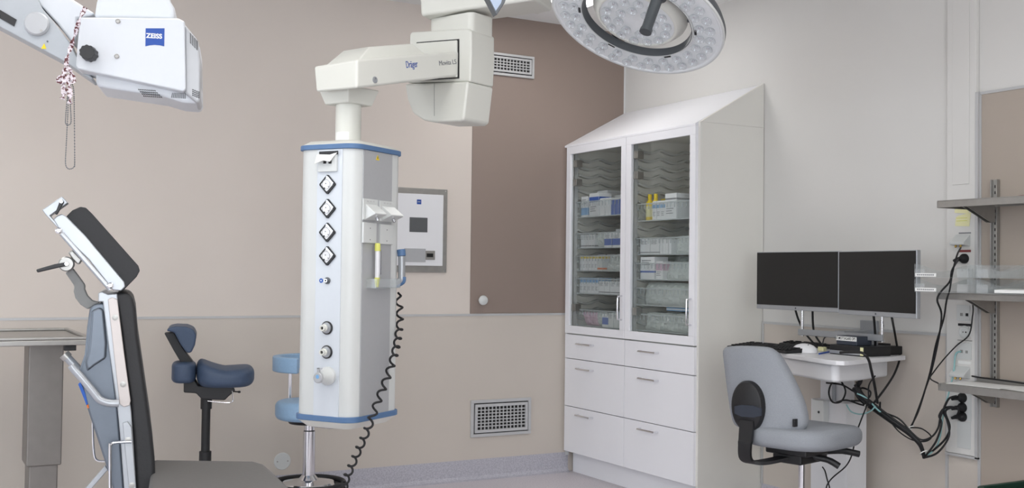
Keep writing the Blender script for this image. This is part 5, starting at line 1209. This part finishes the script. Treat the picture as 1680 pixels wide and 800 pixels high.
# ============================================================ cables on the right wall
def c1(*pts): return [(1150+x/1.906, 380+y/1.906) for x, y in pts]
def cable(name, label, pts, X, r, material='rubber', group=None, cat='cable'):
    xs = X if isinstance(X, (list, tuple)) else [X]*len(pts); n = len(pts)
    if len(xs) != n: xs = [xs[0]+(xs[-1]-xs[0])*i/(n-1) for i in range(n)]
    ww = [P(x, y, X=xx) for (x, y), xx in zip(c1(*pts), xs)]
    b = B(); tube(b, smooth(ww, 7), r, 8); return tag(obj(name, b, material), label, cat, group)
cable('cable', 'black cable from the power plug behind the trays down to the cable bundle', ((806, 85), (785, 120), (778, 155), (748, 190), (739, 215), (752, 258), (744, 330), (722, 430), (702, 490), (680, 560), (655, 612)), [-.05, -.30, -.30, -.31, -.31, -.26, -.15, -.12, -.1, -.1, -.1], .0040)
cable('cable', 'black cable from the upper sloped outlet down behind the shelf edge to the bundle', ((812, 50), (800, 75), (786, 130), (778, 180), (768, 215), (758, 275), (735, 350), (716, 440), (692, 520), (660, 605)), [-.06, -.30, -.305, -.31, -.30, -.2, -.14, -.12, -.1, -.1], .0036)
cable('cable', 'thin black cable looping from under the middle shelf across the service panel', ((846, 208), (851, 235), (849, 265), (838, 322), (800, 355), (762, 395), (728, 438), (717, 458), (741, 473)), [-.10, -.08, -.06, -.05, -.05, -.08, -.2, -.25, -.29], .0030)
cable('cable', 'thick black cable hanging from the desk edge into the cable bundle', ((436, 377), (480, 376), (508, 380), (524, 400), (532, 430), (543, 480), (552, 535)), [-.50, -.52, -.53, -.50, -.42, -.34, -.28], .0058)
cable('cable', 'black cable from the right monitor down past the desk end to the bundle', ((597, 268), (605, 310), (614, 360), (622, 392), (604, 445), (568, 500), (532, 545)), [-.32, -.10, -.03, -.022, -.1, -.18, -.25], .0050)
bp = ((482, 478), (500, 515), (540, 548), (600, 592), (650, 628), (685, 665), (698, 706))
for k, (dx, dy) in enumerate(((0, 0), (6, -9), (-5, 9), (10, 3), (3, 14))):
    cable('cable', 'black cable in the thick tied bundle running down from under the desk', tuple((x+dx*(1-i/7), y+dy*(1-i/7)) for i, (x, y) in enumerate(bp)), [-.28+.01*k, -.12], .0062 if k < 3 else .0045, 'rubber', 'cables of the bundle under the desk')
b = B(); 
cable('cable_sleeve', 'thick black wrapped part of the cable bundle below the desk', ((480, 487), (500, 512), (530, 540)), [-.30, -.26], .015, 'rubber', None, 'cable sleeve')
cable('cable', 'black cable rising from the bundle tip to the middle power plug', ((698, 706), (735, 655), (752, 600), (745, 575), (760, 552), (782, 547), (800, 551)), [-.12, -.06], .0045)
cable('cable', 'black cable rising from the bundle tip to the topmost power plug', ((698, 706), (740, 690), (775, 640), (770, 590), (758, 560), (775, 522), (800, 513)), [-.12, -.06], .0045)
cable('cable', 'black cable from the lowest power plug down to the bundle tip', ((800, 575), (806, 560), (800, 548), (765, 560), (778, 610), (762, 650), (718, 690), (700, 704)), [-.06, -.07, -.07, -.08, -.08, -.09, -.1, -.12], .0045)
cable('cable', 'black cable swinging in a low arc from the bundle to the sockets', ((560, 532), (566, 560), (620, 585), (660, 628), (690, 650), (722, 640), (742, 612), (750, 575), (775, 520)), [-.22, -.08], .0040)
cable('cable', 'thin black cable sagging below the bundle', ((590, 590), (620, 625), (660, 650), (700, 655), (720, 640), (690, 615), (655, 612)), [-.15, -.10], .0030)
cable('cable', 'black cable coiled in a round loop beside the lifting column', ((470, 462), (432, 458), (408, 475), (400, 505), (412, 532), (438, 530), (452, 500), (440, 470), (425, 460)), [-.27, -.25], .0040)
cable('cable', 'black cable running from the column loop across to the bundle', ((392, 472), (440, 478), (480, 500), (520, 520), (530, 500), (505, 488), (488, 500)), [-.26, -.24], .0040)
cable('cable', 'black cable lying in a shallow curve above the column sleeve', ((424, 533), (455, 526), (500, 540), (535, 545), (520, 530), (470, 528)), [-.26, -.22], .0040)
cable('cable', 'thick black cable dropping from the apron into the wrapped bundle', ((500, 455), (497, 470), (488, 485), (492, 500)), [-.28, -.28], .010)
cable('cable', 'thin black cable hanging from the apron down past the chair seat', ((545, 450), (525, 480), (522, 530), (500, 590), (484, 635), (474, 690), (455, 730), (415, 765), (400, 782), (392, 800), (388, 840)), [-.30, -.30], .0032)
cable('cable', 'thin black cable under the chair levers', ((380, 735), (388, 748), (395, 775), (402, 800), (405, 840)), [-.62, -.55], .0030)
cable('cable', 'pale teal network cable from the service panel down into the bundle and desk', ((812, 374), (796, 384), (790, 440), (776, 500), (760, 560), (745, 650), (722, 688), (700, 694), (680, 655), (625, 602), (560, 562), (520, 522), (488, 505)), [-.035, -.035, -.05, -.05, -.06, -.08, -.10, -.12, -.13, -.17, -.22, -.27, -.30], .0036, 'teal')
cable('cable', 'pale teal cable arc above the column sleeve', ((455, 540), (470, 562), (500, 570), (530, 560), (545, 545)), [-.25, -.25], .0032, 'teal')
cable('cable', 'black cable hanging below the left monitor near its left rod', ((293, 235), (305, 275), (325, 315), (357, 354)), [-.24, -.2, -.12, -.1], .0050)
cable('cable', 'black cable hanging below the middle of the left monitor', ((349, 240), (350, 285), (356, 320), (378, 354)), [-.25, -.22, -.15, -.12], .0050)
cable('cable', 'short black cable behind the cross bar, below the right monitor', ((539, 255), (543, 290), (545, 330), (545, 356)), [-.25, -.22, -.2, -.18], .0055)
for (cx_, cy_, xx, lab) in ((655, 613, -.105, 'white cable tie, right one on the bundle'), (697, 690, -.125, 'white cable tie at the lower tip of the bundle'), (523, 540, -.255, 'white cable tie near the wrapped part of the bundle')):
    p = P(*c1((cx_, cy_))[0], X=xx); b = B(); lathe(b, [(.016, -.002), (.018, -.002), (.018, .002), (.016, .002), (.016, -.002)], p, (0, .6, .8), 18); tag(obj('cable_tie', b, 'paper'), lab, 'cable tie')

# ============================================================ office chair
sc = P(1316, 722, D=4.72); fa = math.radians(14)
MC = Matrix((Vector((math.cos(fa), math.sin(fa), 0)), Vector((-math.sin(fa), math.cos(fa), 0)), Vector((0, 0, 1)))).transposed().to_4x4(); MC.translation = Vector((sc.x, sc.y, 0))
oc = thing('office_chair', 'light grey fabric office chair with black oval back plate at the desk', 'chair', MC)
zs1 = P(1316, 695, MC, X=0).z; zs0 = zs1-.085
b = B(); slab(b, (0, 0), .235, .215, zs0, zs1, 3.2, .034, 64, 6, bow=lambda x, y: -.012*(x/.23)**2*(x > 0)+.004*(abs(y)/.2)**2); obj('seat', b, 'fabric', oc)
XB = -.215
bp_ = c1((43, 378), (48, 366), (62, 360), (120, 357), (190, 361), (214, 372), (232, 394), (262, 458), (288, 530), (299, 585), (297, 612), (285, 628), (262, 635), (210, 634), (150, 625), (104, 612), (88, 598), (78, 570), (60, 480), (48, 410))
A = [P(x, y, MC, X=XB) for x, y in bp_]
cxm = sum((p.y for p in A))/len(A); zmn, zmx = min(p.z for p in A), max(p.z for p in A)
# backrest as a curved cushion: rings from rear to front
b = B(); cen = Vector((XB, cxm, (zmn+zmx)/2)); N = len(A)*4
ol = []
for i in range(len(A)):
    p0_, p1_, p2_, p3_ = A[i-1], A[i], A[(i+1) % len(A)], A[(i+2) % len(A)]
    for j in range(4):
        t_ = j/4; ol.append(.5*((2*p1_)+(p2_-p0_)*t_+(2*p0_-5*p1_+4*p2_-p3_)*t_*t_+(3*p1_-p0_-3*p2_+p3_)*t_**3))
def bowx(y, z): return .045*((y-cxm)/.2)**2-.02*(1-((z-zmn)/(zmx-zmn)*2-1)**2)*0
rings = []
for (s_, dx) in ((.0, 0), (.35, 0), (.7, 0), (.93, .002), (.98, .010), (1.0, .022), (1.0, .040), (.98, .052), (.93, .060), (.7, .064), (.35, .064), (0, .064)):
    if s_ == 0: rings.append([b.verts.new((cen.x+dx, cen.y, cen.z))])
    else:
        rg = []
        for p in ol:
            y = cen.y+(p.y-cen.y)*s_; z = cen.z+(p.z-cen.z)*s_; rg.append(b.verts.new((cen.x+dx+bowx(y, z), y, z)))
        rings.append(rg)
for A1, B1 in zip(rings, rings[1:]):
    n = max(len(A1), len(B1))
    for k in range(n):
        k2 = (k+1) % n
        if len(A1) == 1: b.faces.new((A1[0], B1[k2], B1[k]))
        elif len(B1) == 1: b.faces.new((A1[k], A1[k2], B1[0]))
        else: b.faces.new((A1[k], A1[k2], B1[k2], B1[k]))
br = obj('backrest', b, 'fabric', oc)
def cpz(x, y, X): return P(*c1((x, y))[0], MC, X=X)
ctr = cpz(142, 545, XB-.02); ry_ = (cpz(92, 545, XB-.02).y-cpz(191, 545, XB-.02).y)/2; rz_ = (cpz(142, 464, XB-.02).z-cpz(142, 623, XB-.02).z)/2
b = B()
prof_ = [(1.0, .012), (1.0, -.004), (.94, -.016), (.80, -.022), (0, -.026)]
rgs = []
for s_, dx in prof_:
    rgs.append([b.verts.new((XB-.006+dx, ctr.y+ry_*s_*math.copysign(abs(math.cos(2*PI*k/40))**.9, math.cos(2*PI*k/40)), ctr.z+rz_*s_*math.sin(2*PI*k/40))) for k in range(40)] if s_ else [b.verts.new((XB-.006+dx, ctr.y, ctr.z))])
for A1, B1 in zip(rgs, rgs[1:]):
    for k in range(40):
        k2 = (k+1) % 40
        if len(B1) == 1: b.faces.new((A1[k], A1[k2], B1[0]))
        else: b.faces.new((A1[k], A1[k2], B1[k2], B1[k]))
bpl = obj('back_plate', b, 'black', oc)
b = B(); qs = [cpz(x, y, XB-.034) for x, y in ((104, 545), (125, 541), (160, 543), (187, 552), (187, 575), (165, 581), (125, 578), (104, 568))]; extr(b, qs, [p+Vector((.01, 0, 0)) for p in qs]); obj('inset_grip', b, mat('dark blue grey grip', s2l(48, 54, 66), .5, noise=.02), bpl, .002)
# back bar: wide bent strip from plate to mechanism
zmech = zs0-.03
spine = smooth([Vector((XB-.028, ctr.y-.01, ctr.z-rz_*.55)), Vector((XB-.040, ctr.y-.012, ctr.z-rz_-.03)), Vector((XB-.045, ctr.y-.012, zs0+.01)), Vector((XB-.032, ctr.y-.01, zs0-.055)), Vector((XB+.01, ctr.y*.6, zs0-.068)), Vector((-.10, 0, zs0-.045))], 6)
b = B(); V = []
for i, p in enumerate(spine):
    t_ = (spine[min(i+1, len(spine)-1)]-spine[max(i-1, 0)]).normalized(); sd_ = Vector((0, 1, 0)); nn = t_.cross(sd_).normalized(); w_ = .034-.008*i/len(spine)
    V.append([b.verts.new(q_) for q_ in (p+sd_*w_+nn*.007, p-sd_*w_+nn*.007, p-sd_*w_-nn*.007, p+sd_*w_-nn*.007)])
for A1, B1 in zip(V, V[1:]):
    for k in range(4): b.faces.new((A1[k], A1[(k+1) % 4], B1[(k+1) % 4], B1[k]))
b.faces.new(V[0][::-1]); b.faces.new(V[-1]); obj('back_bar', b, 'black', oc, .003)
p = cpz(295, 597, XB+.03); b = B(); box(b, p.x-.012, p.x+.012, p.y-.004, p.y+.006, p.z-.016, p.z+.016); obj('side_tag', b, 'black', br, .001)
b = B(); box(b, -.13, .14, -.10, .10, zs0-.035, zs0-.001); box(b, -.12, .09, -.07, .07, zs0-.072, zs0-.03); mc_ = obj('mechanism', b, 'black', oc, .008)
for (q0, q1, q2) in (((.03, -.06, zs0-.03), (.09, -.14, zs0-.022), (.14, -.19, zs0-.034)), ((-.02, -.06, zs0-.045), (.01, -.12, zs0-.055), (.03, -.16, zs0-.078)), ((.06, .06, zs0-.03), (.08, .16, zs0-.03), (.10, .24, zs0-.035))):
    b = B(); tube(b, smooth([q0, q1, q2], 5), [.013]*6+[.014]*5, 10); obj('lever', b, 'black', oc)
b = B(); lathe(b, [(0, .25), (.014, .25), (.014, zs0-.06), (0, zs0-.06)], n=24); obj('gas_piston', b, 'chrome', oc)
b = B(); lathe(b, [(0, .07), (.026, .07), (.026, .28), (.02, .285), (0, .285)], n=24); obj('piston_sleeve', b, 'black', oc)
star(oc, 0, 0, .30, 'black', .10)
